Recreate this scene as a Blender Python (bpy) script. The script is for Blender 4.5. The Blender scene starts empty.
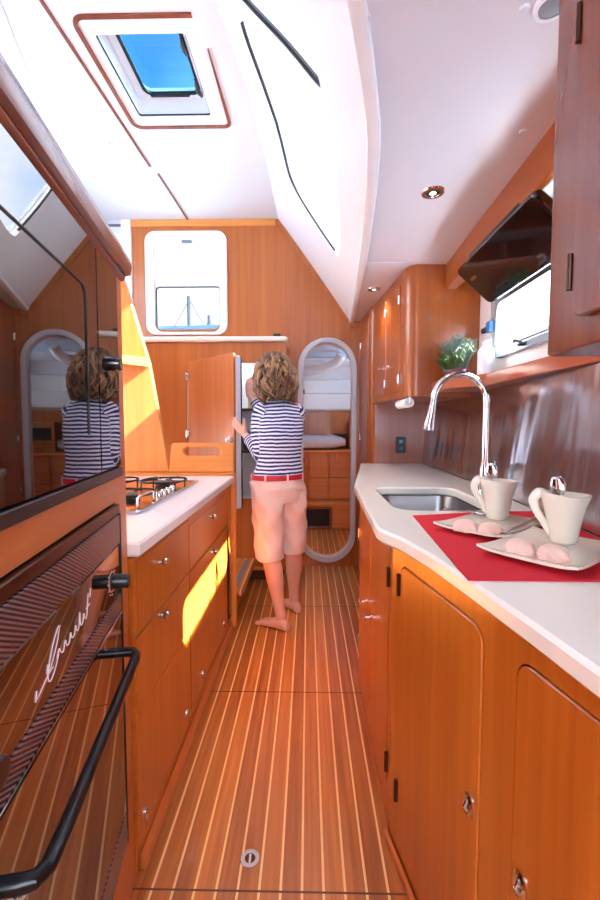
import bpy, bmesh, math, random
from math import sin, cos, pi, radians, hypot
from mathutils import Vector, Matrix, noise as mnoise
from mathutils.geometry import tessellate_polygon, delaunay_2d_cdt

random.seed(7)
V = Vector
C = bpy.context.scene.collection
scene = bpy.context.scene

# ------------------------------------------------------------------ materials
def srgb(r, g, b):
    f = lambda c: (c / 255 / 12.92) if c / 255 <= .04045 else ((c / 255 + .055) / 1.055) ** 2.4
    return (f(r), f(g), f(b), 1)

def newmat(name):
    m = bpy.data.materials.new(name); m.use_nodes = True
    nt = m.node_tree
    return m, nt, nt.nodes['Principled BSDF']

def plain(name, col, rough=.5, metal=0, spec=.5, coat=0, bump=0, bscale=200, var=0, trans=0, ior=1.5, coat_rough=.05):
    m, nt, p = newmat(name)
    p.inputs['Base Color'].default_value = col
    p.inputs['Roughness'].default_value = rough
    p.inputs['Metallic'].default_value = metal
    p.inputs['Specular IOR Level'].default_value = spec
    p.inputs['Coat Weight'].default_value = coat
    p.inputs['Coat Roughness'].default_value = coat_rough
    p.inputs['IOR'].default_value = ior
    p.inputs['Transmission Weight'].default_value = trans
    tc = nt.nodes.new('ShaderNodeTexCoord')
    n = nt.nodes.new('ShaderNodeTexNoise'); n.inputs['Scale'].default_value = bscale if bump else 6
    nt.links.new(tc.outputs['Object'], n.inputs['Vector'])
    if bump:
        b = nt.nodes.new('ShaderNodeBump'); b.inputs['Strength'].default_value = bump; b.inputs['Distance'].default_value = .004
        nt.links.new(n.outputs['Fac'], b.inputs['Height']); nt.links.new(b.outputs['Normal'], p.inputs['Normal'])
    mix = nt.nodes.new('ShaderNodeMix'); mix.data_type = 'RGBA'
    mix.inputs[6].default_value = col
    k = 1 - (var or .04)
    mix.inputs[7].default_value = (col[0] * k, col[1] * k, col[2] * k, 1)
    nt.links.new(n.outputs['Fac'], mix.inputs[0]); nt.links.new(mix.outputs[2], p.inputs['Base Color'])
    return m

def wood(name, c1, c2, axis='z', rough=.3, coat=.35, scale=1.0):
    m, nt, p = newmat(name)
    tc = nt.nodes.new('ShaderNodeTexCoord')
    mp = nt.nodes.new('ShaderNodeMapping')
    s = {'x': (1.2, 38, 38), 'y': (38, 1.2, 38), 'z': (38, 38, 1.2)}[axis]
    mp.inputs['Scale'].default_value = [q * scale for q in s]
    nt.links.new(tc.outputs['Object'], mp.inputs['Vector'])
    n = nt.nodes.new('ShaderNodeTexNoise'); n.inputs['Scale'].default_value = 1.0
    n.inputs['Detail'].default_value = 6; n.inputs['Distortion'].default_value = .6
    nt.links.new(mp.outputs['Vector'], n.inputs['Vector'])
    mp2 = nt.nodes.new('ShaderNodeMapping')
    s2 = {'x': (.4, 6, 6), 'y': (6, .4, 6), 'z': (6, 6, .4)}[axis]
    mp2.inputs['Scale'].default_value = s2
    nt.links.new(tc.outputs['Object'], mp2.inputs['Vector'])
    n2 = nt.nodes.new('ShaderNodeTexNoise'); n2.inputs['Scale'].default_value = 1.0; n2.inputs['Detail'].default_value = 2
    nt.links.new(mp2.outputs['Vector'], n2.inputs['Vector'])
    ad = nt.nodes.new('ShaderNodeMath'); ad.operation = 'MULTIPLY_ADD'; ad.inputs[1].default_value = .55
    nt.links.new(n.outputs['Fac'], ad.inputs[0])
    m3 = nt.nodes.new('ShaderNodeMath'); m3.operation = 'MULTIPLY'; m3.inputs[1].default_value = .45
    nt.links.new(n2.outputs['Fac'], m3.inputs[0]); nt.links.new(m3.outputs[0], ad.inputs[2])
    cr = nt.nodes.new('ShaderNodeValToRGB')
    cr.color_ramp.elements[0].position = .33; cr.color_ramp.elements[0].color = c2
    cr.color_ramp.elements[1].position = .66; cr.color_ramp.elements[1].color = c1
    nt.links.new(ad.outputs[0], cr.inputs['Fac']); nt.links.new(cr.outputs['Color'], p.inputs['Base Color'])
    p.inputs['Roughness'].default_value = rough
    p.inputs['Coat Weight'].default_value = coat; p.inputs['Coat Roughness'].default_value = .12
    p.inputs['Specular IOR Level'].default_value = .4
    return m

W1, W2 = srgb(196, 112, 40), srgb(168, 86, 24)
W3, W4 = srgb(176, 94, 40), srgb(150, 74, 28)
M = {}
M['wood_z'] = wood('cherry wood vertical grain', W1, W2, 'z')
M['wood_y'] = wood('cherry wood fore aft grain', W1, W2, 'y')
M['wood_x'] = wood('cherry wood athwart grain', W1, W2, 'x')
M['bulk'] = wood('cherry bulkhead veneer', srgb(192, 108, 50), srgb(168, 86, 36), 'z', rough=.35, coat=.2)
M['light_z'] = wood('pale teak vertical grain', srgb(222, 140, 68), srgb(204, 118, 50), 'z', rough=.4, coat=.15)
M['light_x'] = wood('pale teak athwart grain', srgb(226, 146, 74), srgb(208, 124, 56), 'x', rough=.4, coat=.15)
M['light_y'] = wood('pale teak fore aft grain', srgb(206, 122, 66), srgb(182, 98, 48), 'y', rough=.35, coat=.2)
M['shelf'] = wood('shelf cherry fore aft grain', srgb(176, 90, 54), srgb(150, 70, 40), 'y')
M['red_y'] = wood('reddish cherry fore aft grain', srgb(146, 76, 50), srgb(118, 58, 38), 'y', rough=.25, coat=.5)
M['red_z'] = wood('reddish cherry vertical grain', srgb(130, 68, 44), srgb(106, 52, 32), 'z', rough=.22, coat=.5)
M['cabin_wood'] = wood('forward cabin veneer', srgb(205, 128, 68), srgb(180, 102, 48), 'x', rough=.4, coat=.1)
M['cab_z'] = wood('darker cherry vertical grain', W3, W4, 'z')
M['cab_y'] = wood('darker cherry fore aft grain', W3, W4, 'y')
M['groove'] = plain('dark joint', srgb(84, 40, 16), .7)
M['white'] = plain('white gelcoat', srgb(240, 238, 238), .35, coat=.2)
M['liner'] = plain('white vinyl headliner', srgb(230, 228, 228), .6, bump=.05, bscale=400)
M['sideliner'] = plain('pale lilac headliner panel', srgb(220, 215, 219), .3, spec=.5)
M['hull_white'] = plain('white hull liner', srgb(238, 232, 230), .45)
M['counter'] = plain('ivory solid surface', srgb(247, 241, 228), .2, coat=.3, var=.05)
M['counter_white'] = plain('white solid surface', srgb(244, 243, 242), .25, coat=.2)
M['steel'] = plain('stainless steel', srgb(200, 200, 204), .18, metal=1)
M['chrome'] = plain('polished chrome', srgb(226, 226, 230), .06, metal=1)
M['bronze'] = plain('dark bronze hinge', srgb(86, 58, 44), .3, metal=.8)
M['nickel'] = plain('satin nickel', srgb(212, 208, 204), .25, metal=1)
M['black'] = plain('black plastic', srgb(22, 22, 26), .35)
M['black_gloss'] = plain('black gloss plastic', srgb(14, 13, 15), .08, coat=.6)
M['rubber'] = plain('black seal', srgb(18, 18, 20), .5)
M['iron'] = plain('black pan support', srgb(20, 20, 22), .4, metal=.3)
M['greyplastic'] = plain('grey plastic', srgb(120, 122, 128), .4)
M['whiteplastic'] = plain('white plastic', srgb(236, 237, 240), .35)
M['doorliner'] = plain('pale grey fridge liner', srgb(222, 226, 238), .3, coat=.2)
M['frame_grey'] = plain('silver grey door frame', srgb(206, 200, 202), .35, spec=.5)
M['china'] = plain('white glazed china', srgb(238, 226, 206), .1, coat=.6)
M['meringue'] = plain('pink meringue', srgb(240, 200, 184), .7, bump=.4, bscale=90)
M['mat'] = plain('red woven cloth', srgb(216, 4, 34), .85, bump=.25, bscale=900, var=.2)
M['skin'] = plain('skin', srgb(226, 168, 146), .5, var=.12)
M['shorts'] = plain('pale pink cotton', srgb(234, 206, 198), .85, bump=.15, bscale=500, var=.1)
M['belt'] = plain('red leather belt', srgb(186, 18, 44), .45)
M['strap'] = plain('pale pink belt loop', srgb(240, 200, 190), .8)
M['lip'] = plain('lip skin', srgb(190, 96, 90), .5)
M['eye'] = plain('eye white', srgb(235, 232, 228), .2)
M['iris'] = plain('eye iris', srgb(60, 44, 34), .2)
M['blue_plastic'] = plain('blue plastic', srgb(58, 110, 168), .4)
M['canvas_blue'] = plain('blue canvas', srgb(70, 110, 160), .8)
M['cushion'] = plain('grey vinyl mattress', srgb(190, 186, 194), .32, coat=.3, bump=.04, bscale=60)
M['flap'] = plain('grey flap panel', srgb(150, 150, 154), .4)
M['vent'] = plain('dark grille cloth', srgb(34, 32, 36), .8)
M['pot'] = plain('plum glazed pot', srgb(96, 60, 74), .4)
M['leaf_grey'] = plain('grey green leaf', srgb(112, 136, 116), .6, var=.4)
M['leaf_green'] = plain('green leaf', srgb(70, 108, 44), .6, var=.4)
M['soil'] = plain('soil', srgb(60, 44, 34), .9, bump=.5, bscale=120)
M['jar_y'] = plain('yellow carton', srgb(226, 196, 96), .5)
M['jar_g'] = plain('green bottle glass', srgb(70, 110, 60), .15)
M['jar_d'] = plain('dark jar', srgb(52, 40, 40), .3)
M['paper'] = plain('white paper', srgb(240, 240, 238), .8)
M['foam'] = plain('pale package', srgb(232, 226, 206), .6)
M['deckpaint'] = plain('white deck paint', srgb(236, 238, 240), .5)
M['boat'] = plain('pale boat hull', srgb(214, 216, 222), .5)
M['mast'] = plain('silver mast', srgb(92, 98, 110), .4)
M['ink_white'] = plain('pale printed lettering', srgb(240, 216, 210), .5)
M['ink_pink'] = plain('pink printed dial', srgb(236, 170, 164), .5)
M['blackmetal'] = plain('black anodised bar', srgb(30, 30, 34), .28, metal=.6, coat=.2)

def mirror_glass(name, base, ior=2.3, rough=.015):
    m, nt, p = newmat(name)
    p.inputs['Base Color'].default_value = base
    p.inputs['Roughness'].default_value = rough
    p.inputs['IOR'].default_value = ior
    n = nt.nodes.new('ShaderNodeTexNoise'); n.inputs['Scale'].default_value = 3
    b = nt.nodes.new('ShaderNodeBump'); b.inputs['Strength'].default_value = .01
    nt.links.new(n.outputs['Fac'], b.inputs['Height']); nt.links.new(b.outputs['Normal'], p.inputs['Normal'])
    return m
M['oven_glass'] = mirror_glass('smoked black oven glass', srgb(20, 14, 14), 2.9)

def carbon():
    m, nt, p = newmat('ribbed carbon trim')
    L = nt.links.new
    tc = nt.nodes.new('ShaderNodeTexCoord'); sp = nt.nodes.new('ShaderNodeSeparateXYZ'); L(tc.outputs['Object'], sp.inputs[0])
    a = nt.nodes.new('ShaderNodeMath'); a.operation = 'MULTIPLY_ADD'; a.inputs[1].default_value = .55; L(sp.outputs['Y'], a.inputs[0]); L(sp.outputs['Z'], a.inputs[2])
    d = nt.nodes.new('ShaderNodeMath'); d.operation = 'DIVIDE'; d.inputs[1].default_value = .0068; L(a.outputs[0], d.inputs[0])
    f = nt.nodes.new('ShaderNodeMath'); f.operation = 'FRACT'; L(d.outputs[0], f.inputs[0])
    cr = nt.nodes.new('ShaderNodeValToRGB')
    cr.color_ramp.elements[0].color = srgb(30, 22, 26); cr.color_ramp.elements[1].color = srgb(30, 22, 26); cr.color_ramp.elements[1].position = .95
    e = cr.color_ramp.elements.new(.5); e.color = srgb(150, 122, 128)
    L(f.outputs[0], cr.inputs['Fac']); L(cr.outputs['Color'], p.inputs['Base Color'])
    p.inputs['Roughness'].default_value = .25; p.inputs['Metallic'].default_value = .4
    return m
M['carbon'] = carbon()

def floor_mat():
    m, nt, p = newmat('teak and holly floor')
    L = nt.links.new
    tc = nt.nodes.new('ShaderNodeTexCoord'); sp = nt.nodes.new('ShaderNodeSeparateXYZ')
    L(tc.outputs['Object'], sp.inputs[0])
    def math(op, a, b=None, c=None):
        n = nt.nodes.new('ShaderNodeMath'); n.operation = op
        for i, q in enumerate((a, b, c)):
            if q is None: continue
            if isinstance(q, (int, float)): n.inputs[i].default_value = q
            else: L(q, n.inputs[i])
        return n.outputs[0]
    u = math('DIVIDE', math('ADD', sp.outputs['X'], 5.7305 + .422 - .0035), .0573)
    fr = math('FRACT', u)
    idx = math('FLOOR', u)
    stripe = math('LESS_THAN', fr, .12)
    inb = math('MULTIPLY', math('GREATER_THAN', sp.outputs['X'], -.428), math('LESS_THAN', sp.outputs['X'], 5))
    stripe = math('MULTIPLY', stripe, inb)
    wn = nt.nodes.new('ShaderNodeTexWhiteNoise'); wn.noise_dimensions = '1D'; L(idx, wn.inputs['W'])
    mp = nt.nodes.new('ShaderNodeMapping'); mp.inputs['Scale'].default_value = (60, 2.2, 1)
    L(tc.outputs['Object'], mp.inputs['Vector'])
    n = nt.nodes.new('ShaderNodeTexNoise'); n.inputs['Scale'].default_value = 1; n.inputs['Detail'].default_value = 6
    L(mp.outputs['Vector'], n.inputs['Vector'])
    t = math('ADD', math('MULTIPLY', n.outputs['Fac'], .75), math('MULTIPLY', wn.outputs['Value'], .3))
    cr = nt.nodes.new('ShaderNodeValToRGB')
    cr.color_ramp.elements[0].position = .25; cr.color_ramp.elements[0].color = srgb(148, 78, 30)
    cr.color_ramp.elements[1].position = .8; cr.color_ramp.elements[1].color = srgb(216, 132, 60)
    L(t, cr.inputs['Fac'])
    mix = nt.nodes.new('ShaderNodeMix'); mix.data_type = 'RGBA'
    L(stripe, mix.inputs[0]); L(cr.outputs['Color'], mix.inputs[6]); mix.inputs[7].default_value = srgb(246, 200, 132)
    # panel seams across
    seam = None
    for yy in (1.068, 1.92, 2.86):
        s = math('LESS_THAN', math('ABSOLUTE', math('SUBTRACT', sp.outputs['Y'], yy)), .0028)
        seam = s if seam is None else math('MAXIMUM', seam, s)
    mix2 = nt.nodes.new('ShaderNodeMix'); mix2.data_type = 'RGBA'
    L(seam, mix2.inputs[0]); L(mix.outputs[2], mix2.inputs[6]); mix2.inputs[7].default_value = srgb(90, 46, 22)
    L(mix2.outputs[2], p.inputs['Base Color'])
    p.inputs['Roughness'].default_value = .34; p.inputs['Coat Weight'].default_value = .35; p.inputs['Coat Roughness'].default_value = .2
    return m
M['floor'] = floor_mat()

def brushed():
    m, nt, p = newmat('polished steel sheet')
    L = nt.links.new
    tc = nt.nodes.new('ShaderNodeTexCoord'); mp = nt.nodes.new('ShaderNodeMapping'); mp.inputs['Scale'].default_value = (6, 6, .35)
    L(tc.outputs['Object'], mp.inputs['Vector'])
    n = nt.nodes.new('ShaderNodeTexNoise'); n.inputs['Scale'].default_value = 1; n.inputs['Detail'].default_value = 2
    L(mp.outputs['Vector'], n.inputs['Vector'])
    b = nt.nodes.new('ShaderNodeBump'); b.inputs['Strength'].default_value = .3; b.inputs['Distance'].default_value = .05
    L(n.outputs['Fac'], b.inputs['Height']); L(b.outputs['Normal'], p.inputs['Normal'])
    p.inputs['Base Color'].default_value = srgb(206, 200, 200)
    p.inputs['Metallic'].default_value = 1; p.inputs['Roughness'].default_value = .2
    return m
M['splash'] = brushed()

def pane(name, tint, refl=.06):
    m = bpy.data.materials.new(name); m.use_nodes = True
    nt = m.node_tree; nt.nodes.clear()
    o = nt.nodes.new('ShaderNodeOutputMaterial'); t = nt.nodes.new('ShaderNodeBsdfTransparent'); g = nt.nodes.new('ShaderNodeBsdfGlossy')
    mx = nt.nodes.new('ShaderNodeMixShader')
    lw = nt.nodes.new('ShaderNodeLayerWeight'); lw.inputs['Blend'].default_value = .5
    pw = nt.nodes.new('ShaderNodeMath'); pw.operation = 'POWER'; pw.inputs[1].default_value = 5
    fr = nt.nodes.new('ShaderNodeMath'); fr.operation = 'MULTIPLY_ADD'; fr.inputs[1].default_value = .5; fr.inputs[2].default_value = .02
    nt.links.new(lw.outputs['Facing'], pw.inputs[0]); nt.links.new(pw.outputs[0], fr.inputs[0])
    t.inputs['Color'].default_value = tint; g.inputs['Roughness'].default_value = .02
    nt.links.new(fr.outputs[0], mx.inputs[0]); nt.links.new(t.outputs[0], mx.inputs[1]); nt.links.new(g.outputs[0], mx.inputs[2])
    nt.links.new(mx.outputs[0], o.inputs['Surface'])
    return m
M['pane'] = pane('clear window glass', (.96, .98, 1, 1))
M['pane_roof'] = pane('grey tinted acrylic', (.54, .56, .59, 1))
M['pane_front'] = pane('smoked window acrylic', (.36, .37, .38, 1))
M['pane_blue'] = pane('blue tinted acrylic', (.13, .25, .33, 1))

def stripes():
    m, nt, p = newmat('navy and white striped knit')
    L = nt.links.new
    a = nt.nodes.new('ShaderNodeAttribute'); a.attribute_name = 'stripe'
    tc = nt.nodes.new('ShaderNodeTexCoord')
    n = nt.nodes.new('ShaderNodeTexNoise'); n.inputs['Scale'].default_value = 14
    L(tc.outputs['Object'], n.inputs['Vector'])
    ma = nt.nodes.new('ShaderNodeMath'); ma.operation = 'MULTIPLY_ADD'; ma.inputs[1].default_value = .012
    L(n.outputs['Fac'], ma.inputs[0]); L(a.outputs['Fac'], ma.inputs[2])
    d = nt.nodes.new('ShaderNodeMath'); d.operation = 'DIVIDE'; d.inputs[1].default_value = .0225; L(ma.outputs[0], d.inputs[0])
    f = nt.nodes.new('ShaderNodeMath'); f.operation = 'FRACT'; L(d.outputs[0], f.inputs[0])
    g = nt.nodes.new('ShaderNodeMath'); g.operation = 'GREATER_THAN'; g.inputs[1].default_value = .5; L(f.outputs[0], g.inputs[0])
    mx = nt.nodes.new('ShaderNodeMix'); mx.data_type = 'RGBA'; L(g.outputs[0], mx.inputs[0])
    mx.inputs[6].default_value = srgb(36, 38, 84); mx.inputs[7].default_value = srgb(216, 212, 232)
    L(mx.outputs[2], p.inputs['Base Color']); p.inputs['Roughness'].default_value = .9
    return m
M['stripe'] = stripes()

def hairmat():
    m, nt, p = newmat('brown hair with lighter strands')
    L = nt.links.new
    a = nt.nodes.new('ShaderNodeAttribute'); a.attribute_name = 'tone'
    cr = nt.nodes.new('ShaderNodeValToRGB')
    cr.color_ramp.elements[0].color = srgb(54, 34, 22); cr.color_ramp.elements[1].color = srgb(168, 122, 82)
    e = cr.color_ramp.elements.new(.5); e.color = srgb(104, 68, 42)
    L(a.outputs['Fac'], cr.inputs['Fac']); L(cr.outputs['Color'], p.inputs['Base Color'])
    p.inputs['Roughness'].default_value = .45
    return m
M['hair'] = hairmat()

def emit(name, col, s):
    m, nt, p = newmat(name)
    p.inputs['Base Color'].default_value = col
    p.inputs['Emission Color'].default_value = col; p.inputs['Emission Strength'].default_value = s
    return m
M['lens'] = emit('downlight lens', (1, .95, .88, 1), .6)

# ------------------------------------------------------------------ object helpers
def thing(name, label, cat, loc=(0, 0, 0), group=None):
    o = bpy.data.objects.new(name, None); C.objects.link(o); o.location = loc
    o.empty_display_size = .05
    o['label'] = label; o['category'] = cat
    if group: o['group'] = group
    return o

def world_loc(o):
    v = V(o.location)
    p = o.parent
    while p: v = v + V(p.location); p = p.parent
    return v

def finish(me, smooth=None):
    if smooth:
        for p in me.polygons: p.use_smooth = True
        try: me.set_sharp_from_angle(angle=radians(smooth))
        except Exception: pass

def obj(name, bm, mat, parent=None, smooth=38, label=None):
    bmesh.ops.recalc_face_normals(bm, faces=bm.faces[:])
    me = bpy.data.meshes.new(name); 
    if parent is not None:
        bmesh.ops.translate(bm, verts=bm.verts[:], vec=-world_loc(parent))
    bm.to_mesh(me); bm.free()
    finish(me, smooth)
    me.materials.append(mat)
    o = bpy.data.objects.new(name, me); C.objects.link(o)
    if parent is not None: o.parent = parent
    if label: o['label'] = label
    return o

def single(name, bm, mat, label, cat, group=None, smooth=38, stuff=False, base=None):
    if base is None:
        xs = [v.co for v in bm.verts]
        base = V((sum(v.x for v in xs) / len(xs), sum(v.y for v in xs) / len(xs), min(v.z for v in xs)))
    base = V(base)
    bmesh.ops.translate(bm, verts=bm.verts[:], vec=-base)
    o = obj(name, bm, mat, None, smooth); o.location = base
    o['label'] = label; o['category'] = cat
    if group: o['group'] = group
    if stuff: o['kind'] = 'stuff'
    return o

def struct(name, bm, mat, parent=None, smooth=38):
    o = obj(name, bm, mat, parent, smooth)
    if parent is None: o['kind'] = 'structure'
    return o

# ------------------------------------------------------------------ mesh helpers
def B(): return bmesh.new()

def merge(bm, other):
    me = bpy.data.meshes.new('tmp'); other.to_mesh(me); other.free(); bm.from_mesh(me); bpy.data.meshes.remove(me)

def box(bm, a, b, bev=0, seg=2, frame=None):
    t = B()
    r = bmesh.ops.create_cube(t, size=1)
    for v in t.verts:
        v.co = V([(a[i] + b[i]) / 2 + v.co[i] * (b[i] - a[i]) for i in range(3)])
    if bev: bmesh.ops.bevel(t, geom=t.edges[:], offset=bev, segments=1 if bev <= .008 else 4, affect='EDGES', profile=.5)
    if frame:
        for v in t.verts: v.co = frame(*v.co)
    merge(bm, t)
    return bm

def loft(bm, rings, caps=True, closed=False):
    rows = [[bm.verts.new(p) for p in r] for r in rings]
    n = len(rows[0])
    m = len(rows)
    for i in range(m if closed else m - 1):
        a, b = rows[i], rows[(i + 1) % m]
        for k in range(n):
            bm.faces.new((a[k], a[(k + 1) % n], b[(k + 1) % n], b[k]))
    if caps and not closed:
        bm.faces.new(rows[0][::-1]); bm.faces.new(rows[-1])
    return bm

def ell(c, u, v, a, b, n=16, pw=1.0):
    out = []
    for k in range(n):
        t = 2 * pi * k / n
        cx, sy = cos(t), sin(t)
        if pw != 1:
            cx = math.copysign(abs(cx) ** pw, cx); sy = math.copysign(abs(sy) ** pw, sy)
        out.append(V(c) + V(u) * (a * cx) + V(v) * (b * sy))
    return out

def catmull(pts, n=8, closed=False):
    P = [V(p) for p in pts]
    out = []
    m = len(P)
    for i in range(m if closed else m - 1):
        p0 = P[(i - 1) % m] if (closed or i > 0) else P[0] * 2 - P[1]
        p1, p2 = P[i], P[(i + 1) % m]
        p3 = P[(i + 2) % m] if (closed or i + 2 < m) else P[-1] * 2 - P[-2]
        for k in range(n):
            t = k / n
            out.append(.5 * ((2 * p1) + (p2 - p0) * t + (2 * p0 - 5 * p1 + 4 * p2 - p3) * t * t + (3 * p1 - p0 - 3 * p2 + p3) * t ** 3))
    if not closed: out.append(P[-1])
    return out

def tube(bm, pts, r, n=10, caps=True, closed=False, flat=None, up=None):
    """r: number or list of radii; flat: second radius factor"""
    P = [V(p) for p in pts]
    m = len(P)
    rr = r if isinstance(r, (list, tuple)) else [r] * m
    if len(rr) != m:
        q = []
        for i in range(m):
            t = i / (m - 1) * (len(rr) - 1); k = min(int(t), len(rr) - 2); q.append(rr[k] + (rr[k + 1] - rr[k]) * (t - k))
        rr = q
    rings = []
    u = None
    for i in range(m):
        if closed: d = P[(i + 1) % m] - P[(i - 1) % m]
        else: d = P[min(i + 1, m - 1)] - P[max(i - 1, 0)]
        d.normalize()
        if u is None:
            ref = V(up) if up is not None else (V((0, 0, 1)) if abs(d.z) < .9 else V((1, 0, 0)))
            u = ref - d * ref.dot(d); u.normalize()
        else:
            u = u - d * u.dot(d)
            if u.length < 1e-6: u = d.orthogonal()
            u.normalize()
        w = d.cross(u)
        rings.append(ell(P[i], u, w, rr[i], rr[i] * (flat or 1), n))
    loft(bm, rings, caps, closed)
    return bm

def lathe(bm, prof, c=(0, 0, 0), n=24, axis='z'):
    c = V(c)
    def P(r, h, t):
        if axis == 'z': return c + V((r * cos(t), r * sin(t), h))
        if axis == 'x': return c + V((h, r * cos(t), r * sin(t)))
        if axis == 'y': return c + V((r * cos(t), h, r * sin(t)))
        a, u, w = axis
        return c + V(a) * h + V(u) * (r * cos(t)) + V(w) * (r * sin(t))
    rings = [[P(max(r, 1e-4), h, 2 * pi * k / n) for k in range(n)] for r, h in prof]
    return loft(bm, rings, closed=prof[0][0] > .004 and prof[-1][0] > .004)

def rrect(x0, x1, y0, y1, r, n=6):
    rs = r if isinstance(r, (list, tuple)) else [r] * 4   # corners: x0y0, x1y0, x1y1, x0y1
    out = []
    for (cx, cy, a0, q) in ((x0 + rs[0], y0 + rs[0], pi, rs[0]), (x1 - rs[1], y0 + rs[1], 1.5 * pi, rs[1]), (x1 - rs[2], y1 - rs[2], 0, rs[2]), (x0 + rs[3], y1 - rs[3], .5 * pi, rs[3])):
        if q < 1e-5: out.append((cx, cy)); continue
        for k in range(n + 1):
            t = a0 + .5 * pi * k / n
            out.append((cx + q * cos(t), cy + q * sin(t)))
    return out

def area2(p): return sum(p[i][0] * p[(i + 1) % len(p)][1] - p[(i + 1) % len(p)][0] * p[i][1] for i in range(len(p))) / 2

def plate(bm, outer, holes, fmap, t0, t1, bev=0):
    """polygon with holes in (u,v) swept from w=t0 to w=t1; fmap(u,v,w) -> world"""
    t = B()
    loops = [outer if area2(outer) > 0 else outer[::-1]] + [h if area2(h) < 0 else h[::-1] for h in holes]
    tri = tessellate_polygon([[V((p[0], p[1], 0)) for p in l] for l in loops])
    flat = [p for l in loops for p in l]
    if holes:
        A = [t.verts.new((p[0], p[1], t0)) for p in flat]; D = [t.verts.new((p[0], p[1], t1)) for p in flat]
        for f in tri:
            if abs(area2([flat[i] for i in f])) < 1e-12: continue
            try: t.faces.new([A[i] for i in f]); t.faces.new([D[i] for i in f])
            except ValueError: pass
    else:
        A = [t.verts.new((p[0], p[1], t0)) for p in flat]; D = [t.verts.new((p[0], p[1], t1)) for p in flat]
        t.faces.new(A); t.faces.new(D)
    i0 = 0
    for l in loops:
        n = len(l)
        for k in range(n):
            a, b = i0 + k, i0 + (k + 1) % n
            t.faces.new((A[a], A[b], D[b], D[a]))
        i0 += n
    bmesh.ops.recalc_face_normals(t, faces=t.faces[:])
    if bev:
        es = [e for e in t.edges if len(e.link_faces) == 2 and e.calc_face_angle(0) > radians(50)
              and abs(e.verts[0].co.z - e.verts[1].co.z) < 1e-6]
        bmesh.ops.bevel(t, geom=es, offset=bev, segments=1, affect='EDGES', profile=.5)
    for v in t.verts: v.co = V(fmap(*v.co))
    merge(bm, t)
    return bm

XY = lambda u, v, w: (u, v, w)
XZ = lambda u, v, w: (u, w, v)
YZ = lambda u, v, w: (w, u, v)

def ring_poly(bm, outer, inner, fmap, t0, t1, bev=0): return plate(bm, outer, [inner], fmap, t0, t1, bev)

def grid_surface(bm, f, nu, nv):
    vs = [[bm.verts.new(f(i / nu, j / nv)) for j in range(nv + 1)] for i in range(nu + 1)]
    for i in range(nu):
        for j in range(nv):
            bm.faces.new((vs[i][j], vs[i + 1][j], vs[i + 1][j + 1], vs[i][j + 1]))
    return bm

def interp(tab, y):
    if y <= tab[0][0]: 
        a, b = tab[0], tab[1]
    elif y >= tab[-1][0]: a, b = tab[-2], tab[-1]
    else:
        for a, b in zip(tab, tab[1:]):
            if a[0] <= y <= b[0]: break
    return a[1] + (b[1] - a[1]) * (y - a[0]) / (b[0] - a[0])

def remeshed(bm, voxel, smooth=4, fac=.5):
    bmesh.ops.recalc_face_normals(bm, faces=bm.faces[:])
    me = bpy.data.meshes.new('tmp'); bm.to_mesh(me); bm.free()
    o = bpy.data.objects.new('tmp', me); C.objects.link(o)
    md = o.modifiers.new('r', 'REMESH'); md.mode = 'VOXEL'; md.voxel_size = voxel
    if smooth:
        s = o.modifiers.new('s', 'SMOOTH'); s.iterations = smooth; s.factor = fac
    dg = bpy.context.evaluated_depsgraph_get(); dg.update()
    res = bpy.data.meshes.new_from_object(o.evaluated_get(dg))
    bpy.data.objects.remove(o); bpy.data.meshes.remove(me)
    out = B(); out.from_mesh(res); bpy.data.meshes.remove(res)
    return out

# ================================================================== SETTING
ZR, ZS = 2.95, 2.10           # saloon roof, side deck head
YB = 3.70                     # bulkhead
BACK = -1.3
bm = box(B(), (-1.75, BACK, -.04), (1.05, YB, 0)); struct('floor', bm, M['floor'])

# coaming: lower lip and upper edge as functions of y
LOW = [(-1.3, -.62), (-.4, -.42), (.1, -.22), (.4, -.085), (.65, .0), (.80, .045), (.93, .085), (1.07, .122), (1.32, .181), (1.64, .22), (2.19, .266), (2.9, .312), (3.7, .356)]
UPP = [(-1.3, -.60), (.9, -.47), (1.5, -.41), (1.89, -.37), (2.29, -.305), (2.9, -.272), (3.7, -.25)]
def coam(y, s, w=0):
    u, l = interp(UPP, y), interp(LOW, y)
    bulge = .004 * sin(pi * s)
    nx, nz = .80, .60
    return V((u + (l - u) * s + nx * (bulge + w), y, ZR + (ZS + .0 - ZR) * s + nz * (bulge + w)))
def coam_inv(x, y, z):
    # s from x,z (project)
    u, l = interp(UPP, y), interp(LOW, y)
    dx, dz = l - u, ZS - ZR
    return ((x - u) * dx + (z - ZR) * dz) / (dx * dx + dz * dz)
winA = [(-.266, 1.767, 2.798), (-.228, 2.018, 2.761), (-.171, 2.497, 2.712), (-.132, 2.703, 2.673), (-.009, 2.77, 2.509), (.14, 2.76, 2.30), (.167, 2.70, 2.26), (.167, 2.488, 2.257), (.12, 1.82, 2.28), (.069, 1.70, 2.342), (-.017, 1.69, 2.459), (-.136, 1.695, 2.62), (-.23, 1.71, 2.75)]
winB = [(-.34, 1.62, 2.86), (-.219, 1.598, 2.726), (-.064, 1.518, 2.512), (.045, 1.475, 2.36), (.06, 1.44, 2.345), (.029, 1.30, 2.377), (-.005, 1.20, 2.42), (-.10, .95, 2.50), (-.24, .75, 2.58), (-.36, .72, 2.75), (-.40, .95, 2.86)]
def to_ys(w): return [(p[1], coam_inv(*p)) for p in w]
def round_loop(l, n=4): return [(q.x, q.y) for q in catmull([(a, b, 0) for a, b in l], n, True)]
holeA = round_loop(to_ys(winA)); holeB = round_loop(to_ys(winB))

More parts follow.
